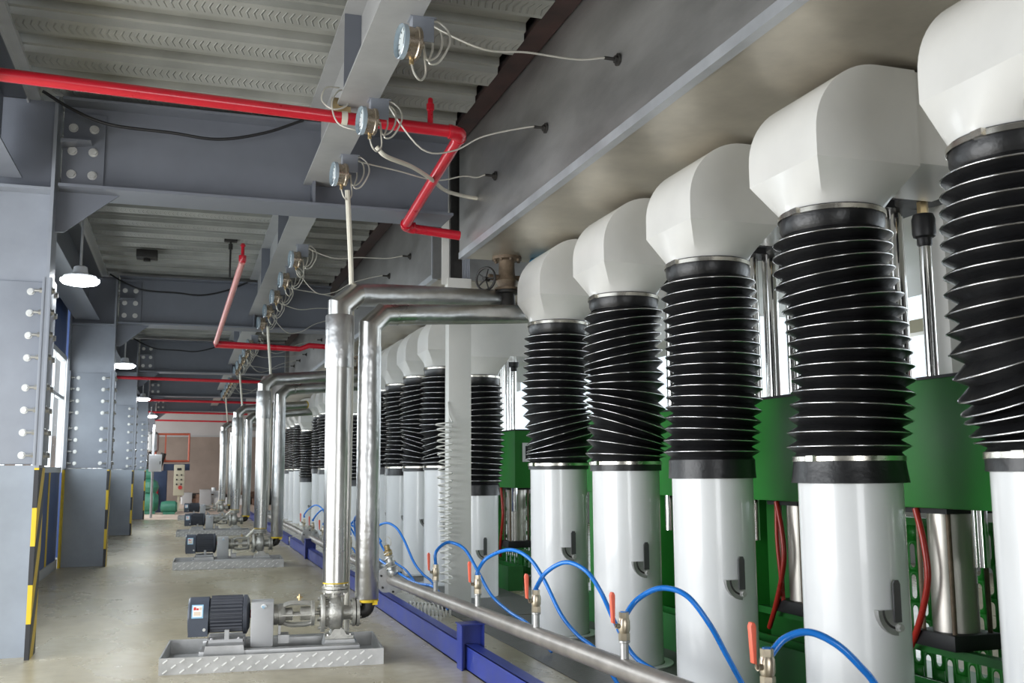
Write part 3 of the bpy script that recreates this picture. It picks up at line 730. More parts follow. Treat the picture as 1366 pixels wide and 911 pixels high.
    a.tube([(-.085 + .011 * cos(q), -.1415 - .001, .4345 + .011 * sin(q)) for q in [radians(v) for v in range(40, 330, 30)]], .003, 5).bar((-.097, -.142, .428), (-.073, -.142, .441), .004, .003).build('sticker_sign', 'sticker_blue', g2)
    MB().box(-.20, -.184, -.02, .02, az - .03, az + .03).cyl((-.215, 0, az), (-.18, 0, az), .03, n=14).build('shaft_coupling', 'sticker_red', t)
    az = .352
    b = MB().lathe([(.05, -.008), (.083, -.006), (.083, .02), (.078, .022), (.078, .03), (.086, .032), (.086, .06), (.07, .085)], (0, 0, az), (1, 0, 0), 28)
    b.lathe([(.088, .285), (.10, .29), (.10, .315), (.06, .32)], (0, 0, az), (1, 0, 0), 28)
    b.lathe([(.03, .08), (.05, .082), (.05, .14), (.02, .145)], (0, 0, az), (1, 0, 0), 16).lathe([(.02, .2), (.055, .205), (.055, .285)], (0, 0, az), (1, 0, 0), 16)
    for sg in (-1, 1):
        arc = cat([(.07, 0, az + sg * .078), (.10, 0, az + sg * .088), (.14, 0, az + sg * .096), (.24, 0, az + sg * .096), (.275, 0, az + sg * .09), (.30, 0, az + sg * .08)], 4)
        for yo in (-.05, -.03, -.01, .01, .03, .05):
            b.tube([(p.x, yo, p.z - sg * abs(yo) * .25) for p in arc], .012, 6)
    b.cyl((.05, 0, az), (.42, 0, az), .016, n=12)
    b.bar((.05, -.088, az), (.30, -.088, az), .010, .010)
    be = b.build('bearing_bracket', 'cast_iron', t)
    MB().cyl((.195, 0, az + .10), (.195, 0, az + .125), .014, n=10).hexbolt((.195, 0, az + .125), (0, 0, 1), .022, .012).cyl((.195, 0, az + .137), (.195, 0, az + .155), .008, n=8).build('oil_plug', 'brass', be)
    MB().box(.03, .05, -.04, .04, .20, .27).box(.03, .115, -.08, .08, .135, .20).build('bracket_foot', 'tray_steel', be)
    az = .348
    v = MB().lathe([(.06, .36), (.145, .365), (.148, .37), (.148, .395), (.14, .40), (.115, .402), (.115, .425), (.125, .44), (.135, .47), (.14, .50), (.133, .525), (.11, .54), (.06, .548), (.055, .60), (.06, .62)], (0, 0, az), (1, 0, 0), 36)
    v.lathe([(.05, .10), (.045, .14), (.055, .165)], (.482, 0, az), (0, 0, 1), 20)
    for k in range(8):
        a = 2 * pi * k / 8 + .2; v.cyl((.345, .125 * cos(a), az + .125 * sin(a)), (.42, .125 * cos(a), az + .125 * sin(a)), .010, n=8)
    v.prism([(.40, .155), (.625, .155), (.625, .175), (.57, .185), (.545, .23), (.47, .23), (.44, .185), (.40, .175)], 'y', -.10, .10)
    v.box(.52, .535, -.105, -.06, .175, .24)
    for x in (.425, .605): v.hexbolt((x, -.08, .175), (0, 0, 1), .014, .014)
    ca = v.build('pump_casing', 'cast_iron', t)
    MB().prism([(.385, .09), (.645, .09), (.63, .156), (.40, .156)], 'y', -.15, .15).build('pump_pedestal', 'tray_steel', t)
    fl = MB().lathe([(.06, .165), (.108, .166), (.108, .188), (.09, .189)], (.482, 0, az), n=28).lathe([(.09, .194), (.108, .195), (.108, .217), (.09, .22), (.09, .245)], (.482, 0, az), n=28)
    fl.lathe([(.06, .62), (.112, .621), (.112, .643), (.09, .644)], (0, 0, az), (1, 0, 0), 28).lathe([(.09, .652), (.112, .653), (.112, .676), (.07, .678)], (0, 0, az), (1, 0, 0), 28)
    for k in range(6):
        a = 2 * pi * k / 6 + .3
        fl.cyl((.482 + .093 * cos(a), .093 * sin(a), az + .15), (.482 + .093 * cos(a), .093 * sin(a), az + .235), .008, n=6)
        fl.cyl((.605, .095 * cos(a), az + .095 * sin(a)), (.69, .095 * cos(a), az + .095 * sin(a)), .008, n=6)
    fl.build('pipe_flange', 'cast_iron', ca)
    MB().cyl((.482, 0, az + .187), (.482, 0, az + .196), .100, n=24).cyl((.643, 0, az), (.653, 0, az), .104, n=24).build('gasket', 'dark_iron', ca)
    arc = [(.678, 0, az), (.70, 0, az + .0)] + [(.70 + .05 * sin(a), 0, az + .05 - .05 * cos(a)) for a in [radians(q) for q in range(15, 91, 15)]] + [(.75, 0, az + .12)]
    MB().tube(arc, .055, 16).build('suction_bend', 'dark_iron', t)
    return t
PO = (.745, 8.42)
PL = ['nearest black and silver pump in a chequer plate tray on the floor', 'second pump on its tray, behind the nearest one', 'third pump on its grey tray, far down the aisle', 'farthest pump, just behind the third one']
p0 = make_pump()
for k in range(4):
    o = p0 if k == 0 else copy_tree(p0); o.location = (PO[0], PO[1] + 8.37 * k, 0); o['label'] = PL[k]
    if k: o.rotation_euler = (0, 0, radians(-1.5))

# insulated pipes
def make_pipe1():
    t = thing('insulated_pipe', '', 'pipe', (1.226, 0, 0), 0, 'insulated pipe risers')
    A = (0, 0, .60); r = .106
    MB().cyl((0, 0, .585), (0, 0, .60), r * .98, n=32).build('end_tape', 'yellow_tape', t)
    MB().lathe([(r, .595), (r, 1.2), (r * 1.012, 1.2), (r * 1.012, 2.45), (r, 2.45), (r, 2.62)], (0, 0, 0), n=36).build('riser_cladding', 'clad_steel', t)
    MB().lathe([(r * 1.10, 2.36), (r * 1.12, 2.37), (r * 1.13, 2.80), (r * 1.08, 2.81)], (0, 0, 0), n=36).build('riser_sleeve', 'clad_dull', t)
    e = (1.75, 1.1, 3.215)
    d = (Vector(e) - Vector((.20, .06, 3.0))).normalized()
    MB().mitre([(0, 0, 2.60), (0, 0, 2.89), (.135, .05, 3.005), tuple(Vector((.135, .05, 3.005)) + d * .35)], r * .95, 32).build('mitred_elbow', 'clad_steel', t, smooth=28)
    s = Vector((.135, .05, 3.005))
    MB().mitre([tuple(s + d * .02), tuple(s + d * 1.12)], r * .965, 32).mitre([tuple(s + d * 1.08), e], r * .935, 32).build('horizontal_cladding', 'clad_dull', t)
    MB().cyl(Vector(e) - d * .005, Vector(e) + d * .03, r * .98, n=28).build('yellow_end', 'yellow_tape', t)
    return t
def make_pipe2():
    t = thing('insulated_pipe', '', 'pipe', (1.485, 0, 0), 0, 'insulated pipe risers')
    r = .098
    MB().lathe([(r * .99, .425), (r * 1.0, .445)], (0, 0, 0), n=28).box(.035, .075, -.085, -.03, .405, .44).build('end_tape', 'yellow_tape', t)
    MB().lathe([(r * .9, .44), (r, .455), (r, 1.3), (r * 1.015, 1.3), (r * 1.015, 2.1), (r, 2.1), (r, 2.55)], (0, 0, 0), n=36).build('riser_cladding', 'clad_dull', t)
    e = (2.2, 1.05, 3.09); s = Vector((.12, .05, 2.84)); d = (Vector(e) - s).normalized()
    MB().mitre([(0, 0, 2.54), (0, 0, 2.725), tuple(s), tuple(s + d * .30)], r * .97, 32).build('mitred_elbow', 'clad_steel', t, smooth=28)
    MB().mitre([tuple(s + d * .02), e], r * .94, 32).build('horizontal_cladding', 'clad_dull', t)
    return t
q1, q2 = make_pipe1(), make_pipe2()
n1 = ['tall shiny insulated pipe rising from the nearest pump, left of its pair', 'left insulated pipe on the second pump', 'left insulated pipe on the third pump', 'left insulated pipe on the farthest pump']
n2 = ['dented silver insulated pipe, right one of the nearest pump', 'right insulated pipe on the second pump', 'right insulated pipe on the third pump', 'right insulated pipe on the farthest pump']
for k in range(4):
    yk = 8.38 + 8.37 * k
    for q, nn, x in ((q1, n1, 1.226), (q2, n2, 1.485)):
        o = q if k == 0 else copy_tree(q); o.location = (x, yk, 0); o['label'] = nn[k]
# cream conduits dropping from the gauges to the pumps
for k in range(4):
    yk = 8.37 * k
    pts = [(1.245, 8.2 + yk, 3.86), (1.27, 8.25 + yk, 3.6), (1.33, 8.45 + yk, 3.1), (1.365, 8.60 + yk, 2.4), (1.36, 8.62 + yk, 1.2)] + ([(1.30, 8.62 + yk, .75), (1.05, 8.6 + yk, .46), (.99, 8.5 + yk, .42)] if k else [(1.36, 8.62, .6), (1.36, 8.62, .13)])
    tag(MB().tube(cat(pts, 6), .022, 8).build('conduit', 'conduit_cream', org=pts[0]), ['cream conduit hanging from the third gauge behind the nearest insulated pipe', 'cream conduit hanging to the second pump', 'cream conduit hanging to the third pump', 'cream conduit hanging to the farthest pump'][k], 'conduit')
pts = [(1.27, 7.0, 3.86), (1.35, 7.02, 3.80), (1.6, 7.3, 3.83), (1.9, 7.9, 3.93), (2.2, 8.6, 4.05), (2.45, 8.9, 4.1), (2.61, 8.95, 4.1)]
tag(MB().tube(cat(pts, 6), .018, 8).build('conduit', 'conduit_cream', org=pts[0]), 'cream conduit running from the second gauge behind the red pipe bend', 'conduit')

# ------------------------------------------------------------------ valve under the hood end
def make_valve():
    t = thing('gate_valve', '', 'valve', (0, 0, 0), 0)
    MB().lathe([(.15, 3.645), (.15, 3.615), (.08, 3.61), (.085, 3.45), (.11, 3.40), (.09, 3.33), (.13, 3.325), (.13, 3.30)], (0, 0, 0), n=28).build('valve_body', 'rust_iron', t)
    b = MB()
    for k in range(8): a = 2 * pi * k / 8; b.hexbolt((.125 * cos(a), .125 * sin(a), 3.615), (0, 0, -1), .016, .02)
    b.build('flange_bolt', 'rust_iron', t)
    MB().lathe([(.13, 3.295), (.13, 3.27), (.075, 3.265), (.09, 3.12), (.09, 3.05)], (.0, 0, 0), n=24).build('pipe_bend', 'dark_iron', t)
    for sg, nm in ((-1, 'handwheel'), (1, 'handwheel')):
        MB().cyl((sg * .06, 0, 3.43), (sg * .20, -.02, 3.43), .03, n=12).build('bonnet', 'rust_iron', t)
        w = MB(); c = Vector((sg * .24, -.05, 3.40)); ax = Vector((sg * 1, -.75, 0)).normalized(); w.torus(c, ax, .115, .013, 28, 8)
        x, y, d = frame(ax)
        for k in range(5): a = 2 * pi * k / 5; w.bar(c, c + (x * cos(a) + y * sin(a)) * .11, .014, .010)
        w.cyl(c - ax * .05, c + ax * .03, .022, n=10); w.build(nm, 'dark_iron', t)
    return t
v = make_valve(); v.location = (3.06, 9.42, 0); tag(v, 'rusty gate valve with spoked handwheels under the end of the near hood', 'valve')
dup(v, (3.06, 18.2, -.05), 'dark gate valve under the end of the second hood')
t = thing('blank_flange', 'blue flange bolted under the near hood beside the rusty valve', 'flange', (3.45, 9.42, HZ))
MB().lathe([(.13, -.01), (.14, -.02), (.14, -.06), (.10, -.065), (.09, -.12)], (0, 0, 0), n=24).build('flange_plate', 'teal_blue', t)
b = MB()
for k in range(8): a = 2 * pi * k / 8; b.hexbolt((.115 * cos(a), .115 * sin(a), -.06), (0, 0, -1), .014, .016)
b.build('flange_bolt', 'teal_blue', t)

# ------------------------------------------------------------------ cream post between the units with a coiled hose
t = thing('cream_post', 'tall cream post between the first and second duct groups', 'post', (2.90, 10.7, 0))
MB().box(-.13, .13, -.06, .10, .03, 3.47).build('post_body', 'cream_paint', t, bevel=.006)
MB().box(-.16, -.13, -.10, .14, 0, .03).box(-.16, .16, -.10, .14, 0, .03).build('foot_plate', 'cream_paint', t)
t = thing('hanger_angle', 'pale steel angle hanging in the gap between the two hoods', 'hanger', (2.5, 9.78, 3.40))
MB().box(-.03, .06, 0, .012, 0, 1.5).box(.05, .062, 0, .09, 0, 1.5).build('angle_bar', 'cream_paint', t)
MB().box(.03, .28, -.02, .10, -.03, .07).build('cross_piece', 'cream_paint', t)
MB().box(.07, .20, .05, .10, .08, 1.5).build('channel', 'dark_iron', t)
c = MB()
for k in range(5): c.tube([(.215 + .017 * k, .06, .05), (.21 + .017 * k, .055, .35)], .008, 6)
c.build('cable_bundle', 'steel_grey', t)
L = []
for i in range(0, 26 * 14 + 1):
    a = 2 * pi * i / 14; u = i / (26 * 14); R = .052 + .03 * u + .012 * sin(u * 40); L.append((2.70 + R * cos(a) + .03 * (1 - u), 10.56 + R * sin(a), .28 + 1.72 * (u + .03 * sin(u * 9))))
L = L + [(2.76, 10.58, 2.1), (2.76, 10.63, 2.25)]
tag(MB().tube(L, .008, 5).build('coiled_hose', 'coil_clear', org=(2.7, 10.56, .28)), 'clear coiled hose hanging down the left side of the cream post', 'hose')
L = []
for i in range(0, 11 * 14 + 1):
    a = 2 * pi * i / 14; u = i / (11 * 14); L.append((2.30 + .36 * u, 10.45 - .35 * u + .05 * cos(a), .075 + .062 * sin(a)))
tag(MB().tube(L, .008, 5).build('coiled_hose', 'coil_clear', org=(2.3, 10.4, .0)), 'clear coiled hose lying on the floor below the pipe flange', 'hose')

# ------------------------------------------------------------------ blue floor rail, air pipe, valves, hoses
def rail(y0, y1, label):
    t = thing('floor_rail', label, 'rail', (2.09, y0, 0)); L = y1 - y0
    MB().box(0, .012, 0, L, 0, .185).box(0, .09, 0, L, .175, .187).box(0, .09, 0, L, 0, .01).build('channel', 'blue_paint', t)
    MB().box(.012, .10, .0, L, .187, .192).build('rail_top', 'zinc_dull', t) if 0 else None
rail(2.0, 20.6, 'long blue steel rail along the floor beside the near ducts')
rail(21.0, 38, 'far blue steel rail along the floor by the far ducts')
pipx = lambda y: 2.2
pipz = lambda y: .318 + (10.9 - y) * .0262
def airpipe(label, pts, yf):
    t = thing('air_pipe', label, 'pipe', pts[0]); o = Vector(pts[0])
    MB().tube([Vector(p) - o for p in pts], .055, 20).build('pipe_run', 'pipe_galv', t)
    d = (Vector(pts[0]) - Vector(pts[1])).normalized()
    f = MB().cyl((0, 0, 0), d * .022, .16, n=32).cyl(d * .03, d * .052, .16, n=32)
    f.build('flange', 'zinc_dull', t)
    b = MB(); x, y, z = frame(d)
    for k in range(6): a = 2 * pi * k / 6 + .4; p = (x * cos(a) + y * sin(a)) * .125; b.cyl(p - d * .03, p + d * .075, .012, n=6)
    b.build('flange_bolt', 'dark_iron', t)
    return t
airpipe('long galvanised air pipe with a flange, running above the blue rail toward the camera', [(2.2, 10.9, .318), (2.2, 2.2, pipz(2.2))], 10.9)
airpipe('far galvanised air pipe with a flange, beside the second pump', [(2.2, 18.2, .33), (2.2, 10.96, .318)], 18.2)
airpipe('farthest galvanised air pipe along the blue rail', [(2.2, 27, .33), (2.2, 18.26, .33)], 27)
def support(loc, label):
    t = thing('pipe_support', label, 'support', loc, 0, 'blue pipe supports')
    MB().box(0, .01, 0, .14, 0, .335).box(.17, .18, 0, .14, 0, .335).box(.01, .17, .065, .075, 0, .335).build('i_post', 'blue_paint', t)
    MB().box(-.01, .19, -.01, .15, .333, .341).build('saddle', 'blue_paint', t)
    return t
sp = support((2.045, 7.45, 0), 'blue steel support post under the near air pipe')
dup(sp, (2.045, 17.6, 0), 'blue steel support under the far air pipe, by the second pump')
def make_airvalve():
    t = thing('ball_valve', '', 'valve', (0, 0, 0), 0, 'ball valves on the air pipe')
    MB().cyl((0, 0, 0), (0, 0, .10), .022, n=14).lathe([(.026, .085), (.03, .088), (.03, .098), (.026, .10)], (0, 0, 0), n=14).build('nipple', 'zinc_dull', t)
    MB().cyl((0, 0, .10), (0, 0, .135), .030, n=6).lathe([(.025, .135), (.031, .15), (.031, .195), (.026, .21)], (0, 0, 0), n=16).cyl((0, 0, .21), (0, 0, .24), .026, n=6).cyl((-.028, -.005, .172), (-.05, -.008, .172), .013, n=10).build('valve_body', 'nickel_brass', t)
    lv = MB().bar((-.052, -.01, .165), (-.058, -.01, .20), .012, .004).build('lever', 'rust_iron', t)
    MB().prism([(-.072, .19), (-.058, .185), (-.055, .33), (-.062, .345), (-.074, .345), (-.080, .33)], 'y', -.02, .006).build('lever_grip', 'orange_grip', lv, bevel=.003)
    return t
VY = [8.90, 7.55, 6.20, 4.84, 3.50]
VL = ['ball valve with orange lever on the air pipe, nearest the flange and cream post', 'second ball valve from the pipe flange', 'third ball valve from the pipe flange, in front of the smallest near duct', 'fourth ball valve from the pipe flange, in front of the twisted bellows duct', 'nearest ball valve, at the bottom picture edge']
v0 = make_airvalve()
for i, yy in enumerate(VY):
    o = v0 if i == 0 else copy_tree(v0); o.location = (pipx(yy), yy, pipz(yy) + .047); o['label'] = VL[i]
HP = [[(0, 0, .69), (0, .0, .76), (.09, .06, .83), (.17, .06, .84), (.26, -.07, .78), (.34, -.22, .59), (.43, -.32, .40), (.51, -.57, .29), (.6, -.83, .21), (.7, -1.1, .03)],
      [(0, 0, .66), (.0, .0, .72), (.08, .0, .82), (.17, -.28, .90), (.26, -.47, .85), (.34, -.57, .70), (.43, -.68, .46), (.51, -.80, .33), (.6, -.92, .24), (.7, -1.05, .03)],
      [(0, 0, .66), (.0, .02, .72), (.08, .03, .83), (.17, -.10, .905), (.26, -.22, .86), (.34, -.27, .73), (.43, -.29, .53), (.51, -.40, .34), (.6, -.74, .24), (.66, -.95, .03)],
      [(0, 0, .67), (.02, .03, .74), (.10, .04, .82), (.2, -.03, .88), (.3, -.12, .85), (.4, -.17, .71), (.5, -.17, .54), (.6, -.18, .36), (.68, -.3, .15), (.72, -.4, .03)],
      [(0, 0, .70), (.01, .01, .76), (.08, .0, .83), (.16, -.05, .86), (.24, -.11, .82), (.32, -.14, .74), (.4, -.15, .64), (.5, -.2, .4), (.6, -.3, .03)]]
HL = ['blue air hose arching from the ball valve beside the cream post', 'blue air hose arching from the second ball valve', 'blue air hose arching across the smallest near duct', 'blue air hose arching across the third near duct', 'nearest thick blue air hose at the bottom picture edge']
HO = []
for i, yy in enumerate(VY):
    x = pipx(yy); P = [(x + a, yy + b, c) for a, b, c in HP[i]]
    z0 = pipz(yy) + .047 + .20; P[0] = (x, yy, z0 + .03); t = thing('air_hose', HL[i], 'hose', (x, yy, z0), 0, 'blue air hoses')
    MB().tube([p - Vector((x, yy, z0)) for p in cat(P, 8)], .0145, 10).build('hose_run', 'blue_hose', t)
    MB().cyl((0, 0, .01), (0, 0, .045), .018, n=10).build('hose_fitting', 'blue_hose', t); HO.append(t)
# hoses and valves of the second unit
for j in range(6):
    yy = 19.2 - 1.36 * j; dup(v0, (2.2, yy, .37), ['ball valve with red lever on the far air pipe, one of a row'][0], 'far ball valves')
    dup(HO[(j + 1) % 5], (2.2, yy, .62), 'far blue air hose arching over the far air pipe', 'far blue hoses')
# hose coupling standing on the pipe flange
t = thing('hose_coupling', 'brass and steel hose coupling standing on the pipe flange', 'coupling', (2.2, 10.80, .38))
MB().lathe([(.05, 0), (.06, .03), (.05, .06), (.035, .08), (.045, .12), (.045, .20), (.03, .22)], (0, 0, 0), (-.25, 0, 1), 16).build('fitting_body', 'zinc_dull', t)
MB().lathe([(.045, .22), (.045, .27), (.03, .28), (.03, .33)], (0, 0, 0), (-.25, 0, 1), 8).build('brass_nut', 'brass', t)
w = MB()
for k in range(4): w.torus((-.02 - .015 * k, 0, .08 + .05 * k), (-.4, .3, 1), .06 - .005 * k, .006, 22, 6)
w.torus((-.06, -.0, .36), (.9, .4, .2), .05, .005, 22, 6); w.build('wire_wrap', 'capillary', t)
pts = [(2.06, 10.8, .74), (2.0, 11.0, .86), (1.95, 11.5, .98), (2.0, 12.2, .9), (2.1, 12.6, .6)]
tag(MB().tube(cat(pts, 8), .0145, 10).build('air_hose', 'blue_hose', org=pts[0]), 'blue air hose rising from the coupling on the pipe flange', 'hose')
pts = [(2.18, 12.6, .62), (2.2, 11.9, .50), (2.24, 11.0, .42), (2.3, 10.2, .36), (2.34, 9.5, .38), (2.42, 9.3, .2)]
tag(MB().tube(cat(pts, 8), .0145, 10).build('air_hose', 'blue_hose', org=pts[0]), 'blue air hose lying low behind the pipe flange', 'hose')
# floor plates between rail and ducts
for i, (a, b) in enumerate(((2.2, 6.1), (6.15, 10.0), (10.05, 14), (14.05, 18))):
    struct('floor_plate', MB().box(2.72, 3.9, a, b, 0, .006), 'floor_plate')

# ------------------------------------------------------------------ green presses
def press_frame(y0, y1, label, stations):
    t = thing('hydraulic_press', label, 'press', (4.0, y0, 0), 0, 'green presses'); L = y1 - y0
    MB().box(0, .55, 0, L, 1.27, 2.0).build('beam', 'green_paint', t, bevel=.012)
    MB().box(-.005, .56, -.005, L, 1.995, 2.012).build('beam_top', 'black_block', t)
    MB().box(-.10, .10, 0, L, .0, .10).box(-.10, -.085, 0, L, .1, .30).box(.085, .10, 0, L, .1, .30).box(-.085, .085, 0, .015, .1, .30).build('floor_channel', 'green_dark', t)
    for s in stations:
        yy = s - y0
        MB().box(.03, .30, yy + .50, yy + .62, .0, 1.27).build('leg', 'green_paint', t)
        MB().box(-.03, .32, yy + .46, yy + .66, .10, .13).build('foot', 'green_dark', t)
    MB().box(.6, 1.0, 0, L, .06, .16).box(.2, .26, 0, L, .42, .47).build('tie_beam', 'green_dark', t)
    MB().box(-.02, 3.0, 0, L, 3.22, 3.62).build('upper_platen', 'platen_white', t, bevel=.01)
    return t
ST1 = [3.42, 4.82, 6.27, 7.67, 9.05]
ST2 = [12.88, 14.3, 15.7, 17.1]
pf = press_frame(2.4, 9.75, 'green hydraulic press behind the near white ducts', ST1)
pf2 = press_frame(12.03, 18.6, 'green hydraulic press seen in the gap behind the cream post', ST2)
lp = MB().box(.10, .40, -.012, -.004, 1.60, 1.84).build('name_plate', 'paper_white', pf2)
MB().box(.14, .36, -.014, -.011, 1.63, 1.80).build('plate_face', 'black_block', lp)
l2 = MB()
for k in range(5): l2.box(.17, .27 + .02 * (k % 3), -.016, -.013, 1.655 + .028 * k, 1.665 + .028 * k)
l2.build('plate_lines', 'guard_grey', lp)
MB().cyl((.42, -.006, 1.33), (.42, .01, 1.33), .035).build('bolt_hole', 'black_block', pf2)
MB().prism([(-.12, 1.0), (.0, 1.0), (.0, 0)], 'z', 0, 0) if 0 else None
press_frame(20.6, 27.2, 'far green hydraulic press behind the far white ducts', [21.9, 23.3, 24.7])
def make_cyl():
    t = thing('press_cylinder', '', 'cylinder', (4.30, 0, 0), 0, 'hydraulic cylinders of the presses')
    MB().lathe([(.128, .56), (.128, 1.27)], (0, 0, 0), n=36).build('barrel', 'alu_tube', t)
    for sx, sy in ((-1, -1), (-1, 1), (1, -1), (1, 1)):
        MB().cyl((sx * .125, sy * .125, .53), (sx * .125, sy * .125, 1.27), .014, n=10).build('tie_rod', 'rust_iron', t)
    MB().box(-.17, .17, -.17, .17, .47, .56).build('base_block', 'black_block', t, bevel=.01)
    MB().box(-.19, .19, -.19, .19, 1.235, 1.27).build('head_block', 'black_block', t)
    MB().cyl((0, .07, 2.0), (0, .07, 2.86), .036, n=20).build('piston_rod', 'chrome', t)
    MB().lathe([(.03, 2.84), (.045, 2.86), (.045, 2.90), (.065, 2.91), (.07, 2.93), (.07, 3.02), (.06, 3.05)], (0, .07, 0), n=20).build('coupling', 'black_block', t)
    MB().cyl((0, .07, 2.83), (0, .07, 2.87), .035, n=6).build('coupling_nut', 'brass', t)
    MB().cyl((0, .07, 3.05), (0, .07, 3.13), .034, n=6).build('coupling_nut', 'brass', t)
    MB().lathe([(.16, 3.13), (.16, 3.175)], (0, .07, 0), n=28).build('top_flange', 'black_block', t)
    for yy in (-.40, .42):
        MB().cyl((-.16, yy, .96), (-.16, yy, 1.27), .042, n=20).build('guide_pin', 'chrome', t)
    for xx, rr in ((-.11, .045), (.05, .06)):
        MB().cyl((xx, .40, 2.0), (xx, .40, 3.16), rr, n=24).build('guide_rod', 'chrome', t)
    MB().box(-.22, .22, .29, .52, 3.15, 3.20).build('guide_plate', 'black_block', t)
    return t
cy = make_cyl(); first = True
CL = ['hydraulic cylinder farthest right, mostly behind the largest duct', 'silver hydraulic cylinder with black base between the fourth duct and the largest duct', 'hydraulic cylinder right of the third near duct, with a red hose', 'hydraulic cylinder behind the second and third near ducts', 'hydraulic cylinder behind the smallest near duct']
for s, lab in zip(ST1, CL):
    o = cy if first else copy_tree(cy); first = False; o.location = (4.30, s, 0); o['label'] = lab
c = dup(cy, (4.30, ST2[0], 0), 'silver hydraulic cylinder in the gap right of the cream post')
MB().cyl((0, .74, 2.0), (0, .74, 3.2), .085, n=24).build('guide_column', 'chrome', c)
MB().cyl((-.02, .24, 2.0), (-.02, .24, 3.2), .03, n=16).build('guide_rod', 'chrome', c)
for s in ST2[1:]: dup(cy, (4.30, s, 0), 'hydraulic cylinder of the second press, behind white ducts', 'cylinders of the second press')
for s, lab in ((ST1[1], 'red hose hanging beside the cylinder left of the largest duct'), (ST1[2], 'red hose looping down right of the third near duct'), (ST1[3], 'short red hose seen right of the second near duct'), (ST2[0], 'red hose curving down in the gap right of the cream post')):
    y = s + .05
    P = [(4.1, y, 1.26), (4.1, y - .05, 1.08), (4.1, y - .07, .88), (4.10, y - .02, .70), (4.12, y + .10, .50), (4.18, y + .28, .33)]
    tag(MB().tube(cat(P, 8), .019, 10).build('red_hose', 'red_hose', org=P[0]), lab, 'hose')
    if s in (ST1[2],):
        P2 = [(4.12, y + .03, 1.26), (4.12, y + .04, 1.0), (4.13, y + .03, .75), (4.15, y + .03, .5)]
        tag(MB().tube(cat(P2, 8), .016, 10).build('red_hose', 'red_hose', org=P2[0]), 'straight red hose beside the looping one by the third near duct', 'hose')
# perforated guards
def guard_mesh(nx, nz, cw, ch):
    b = MB()
    for i in range(nx):
        for j in range(-1, nz):
            cx = (i + .5) * cw; cz = (j + .5) * ch + (ch / 2 if i % 2 else 0); 
            if cz - ch / 2 < -.001 or cz + ch / 2 > nz * ch + .001:
                z0 = max(0, cz - ch / 2); z1 = min(nz * ch, cz + ch / 2)
                if z1 > z0: b.add([(0, cx - cw / 2, z0), (0, cx + cw / 2, z0), (0, cx + cw / 2, z1), (0, cx - cw / 2, z1)], [(0, 1, 2, 3)])
                continue
            r, hh = cw * .26, ch * .5 - .022 - cw * .26; inn = []; N = 6
            for k in range(N + 1): a = pi * k / N; inn.append((cx + r * cos(a), cz + hh + r * sin(a)))
            for k in range(N + 1): a = pi + pi * k / N; inn.append((cx + r * cos(a), cz - hh + r * sin(a)))
            out = []
            for (px, pz) in inn:
                dx, dz = px - cx, pz - cz; m = min((cw / 2) / abs(dx) if abs(dx) > 1e-6 else 9e9, (ch / 2) / abs(dz) if abs(dz) > 1e-6 else 9e9); out.append((cx + dx * m, cz + dz * m))
            # make corners exact
            cor = [(cx + cw / 2, cz + ch / 2), (cx - cw / 2, cz + ch / 2), (cx - cw / 2, cz - ch / 2), (cx + cw / 2, cz - ch / 2)]
            n = len(inn); V = [(0, *p) for p in inn] + [(0, *p) for p in out]; F = [(k, (k + 1) % n, (k + 1) % n + n, k + n) for k in range(n)]
            V += [(0, *p) for p in cor]
            for q, cpt in enumerate(cor):
                for k in range(n):
                    p, s = out[k], out[(k + 1) % n]
                    onx = lambda w: abs(abs(w[0] - cx) - cw / 2) < 1e-6; onz = lambda w: abs(abs(w[1] - cz) - ch / 2) < 1e-6
                    if (onx(p) != onx(s) or onz(p) != onz(s)) and abs((p[0] + s[0]) / 2 - cpt[0]) < cw * .5 and abs((p[1] + s[1]) / 2 - cpt[1]) < ch * .5 and (p[0] - cx) * (cpt[0] - cx) > 0 and (p[1] - cz) * (cpt[1] - cz) >= 0 and (s[0] - cx) * (cpt[0] - cx) >= 0:
                        F.append((k + n, (k + 1) % n + n, 2 * n + q))
            b.add(V, F)
    return b
def guard(y0, label):
    t = thing('slotted_guard', label, 'guard', (4.62, y0, .12), 0, 'green slotted guards')
    g = guard_mesh(13, 5, .095, .20).build('slotted_sheet', 'green_paint', t)
    md = g.modifiers.new('th', 'SOLIDIFY'); md.thickness = .004
    MB().box(-.02, .02, -.03, 0, -.12, 1.05).box(-.02, .02, 1.235, 1.265, -.12, 1.05).box(-.02, .02, -.03, 1.265, 1.0, 1.05).build('guard_frame', 'green_paint', t)
    return t
gd = guard(3.1, 'green slotted guard behind the cylinder by the largest duct')
for y, lab in ((4.45, 'green slotted guard behind the fourth near duct'), (12.3, 'green slotted guard behind the cylinder in the gap'), (13.7, 'green slotted guard behind the second duct group')):
    dup(gd, (4.62, y, .12), lab)
tag(MB().box(4.6, 4.62, 5.75, 9.6, .16, 1.26).box(4.59, 4.63, 5.75, 5.80, 0, 1.27).box(4.59, 4.63, 9.55, 9.6, 0, 1.27).build('side_panel', 'green_paint', org=(4.6, 5.75, 0)), 'solid green panel under the press beam, right of the third near duct', 'panel')
# upright and red pipes seen behind the near press
t = thing('white_upright', 'pale grey upright standing behind the bellows of the largest duct', 'post', (4.75, 5.17, 2.0))
MB().box(-.10, .10, -.06, .06, 0, 1.22).build('upright_body', 'platen_white', t)
red_run(0, [(10.85, -2, 2.75), (10.85, 22, 2.75)], 'upper red pipe on the far right wall behind the presses')
red_run(0, [(10.85, -2, 2.15), (10.85, 22, 2.15)], 'lower red pipe on the far right wall behind the presses')
tag(MB().box(10.6, 10.9, 8, 13, 3.55, 3.75).build('cable_trunking', 'panel_cream', org=(10.75, 8, 3.55)), 'cream cable trunking on the far right wall', 'trunking')

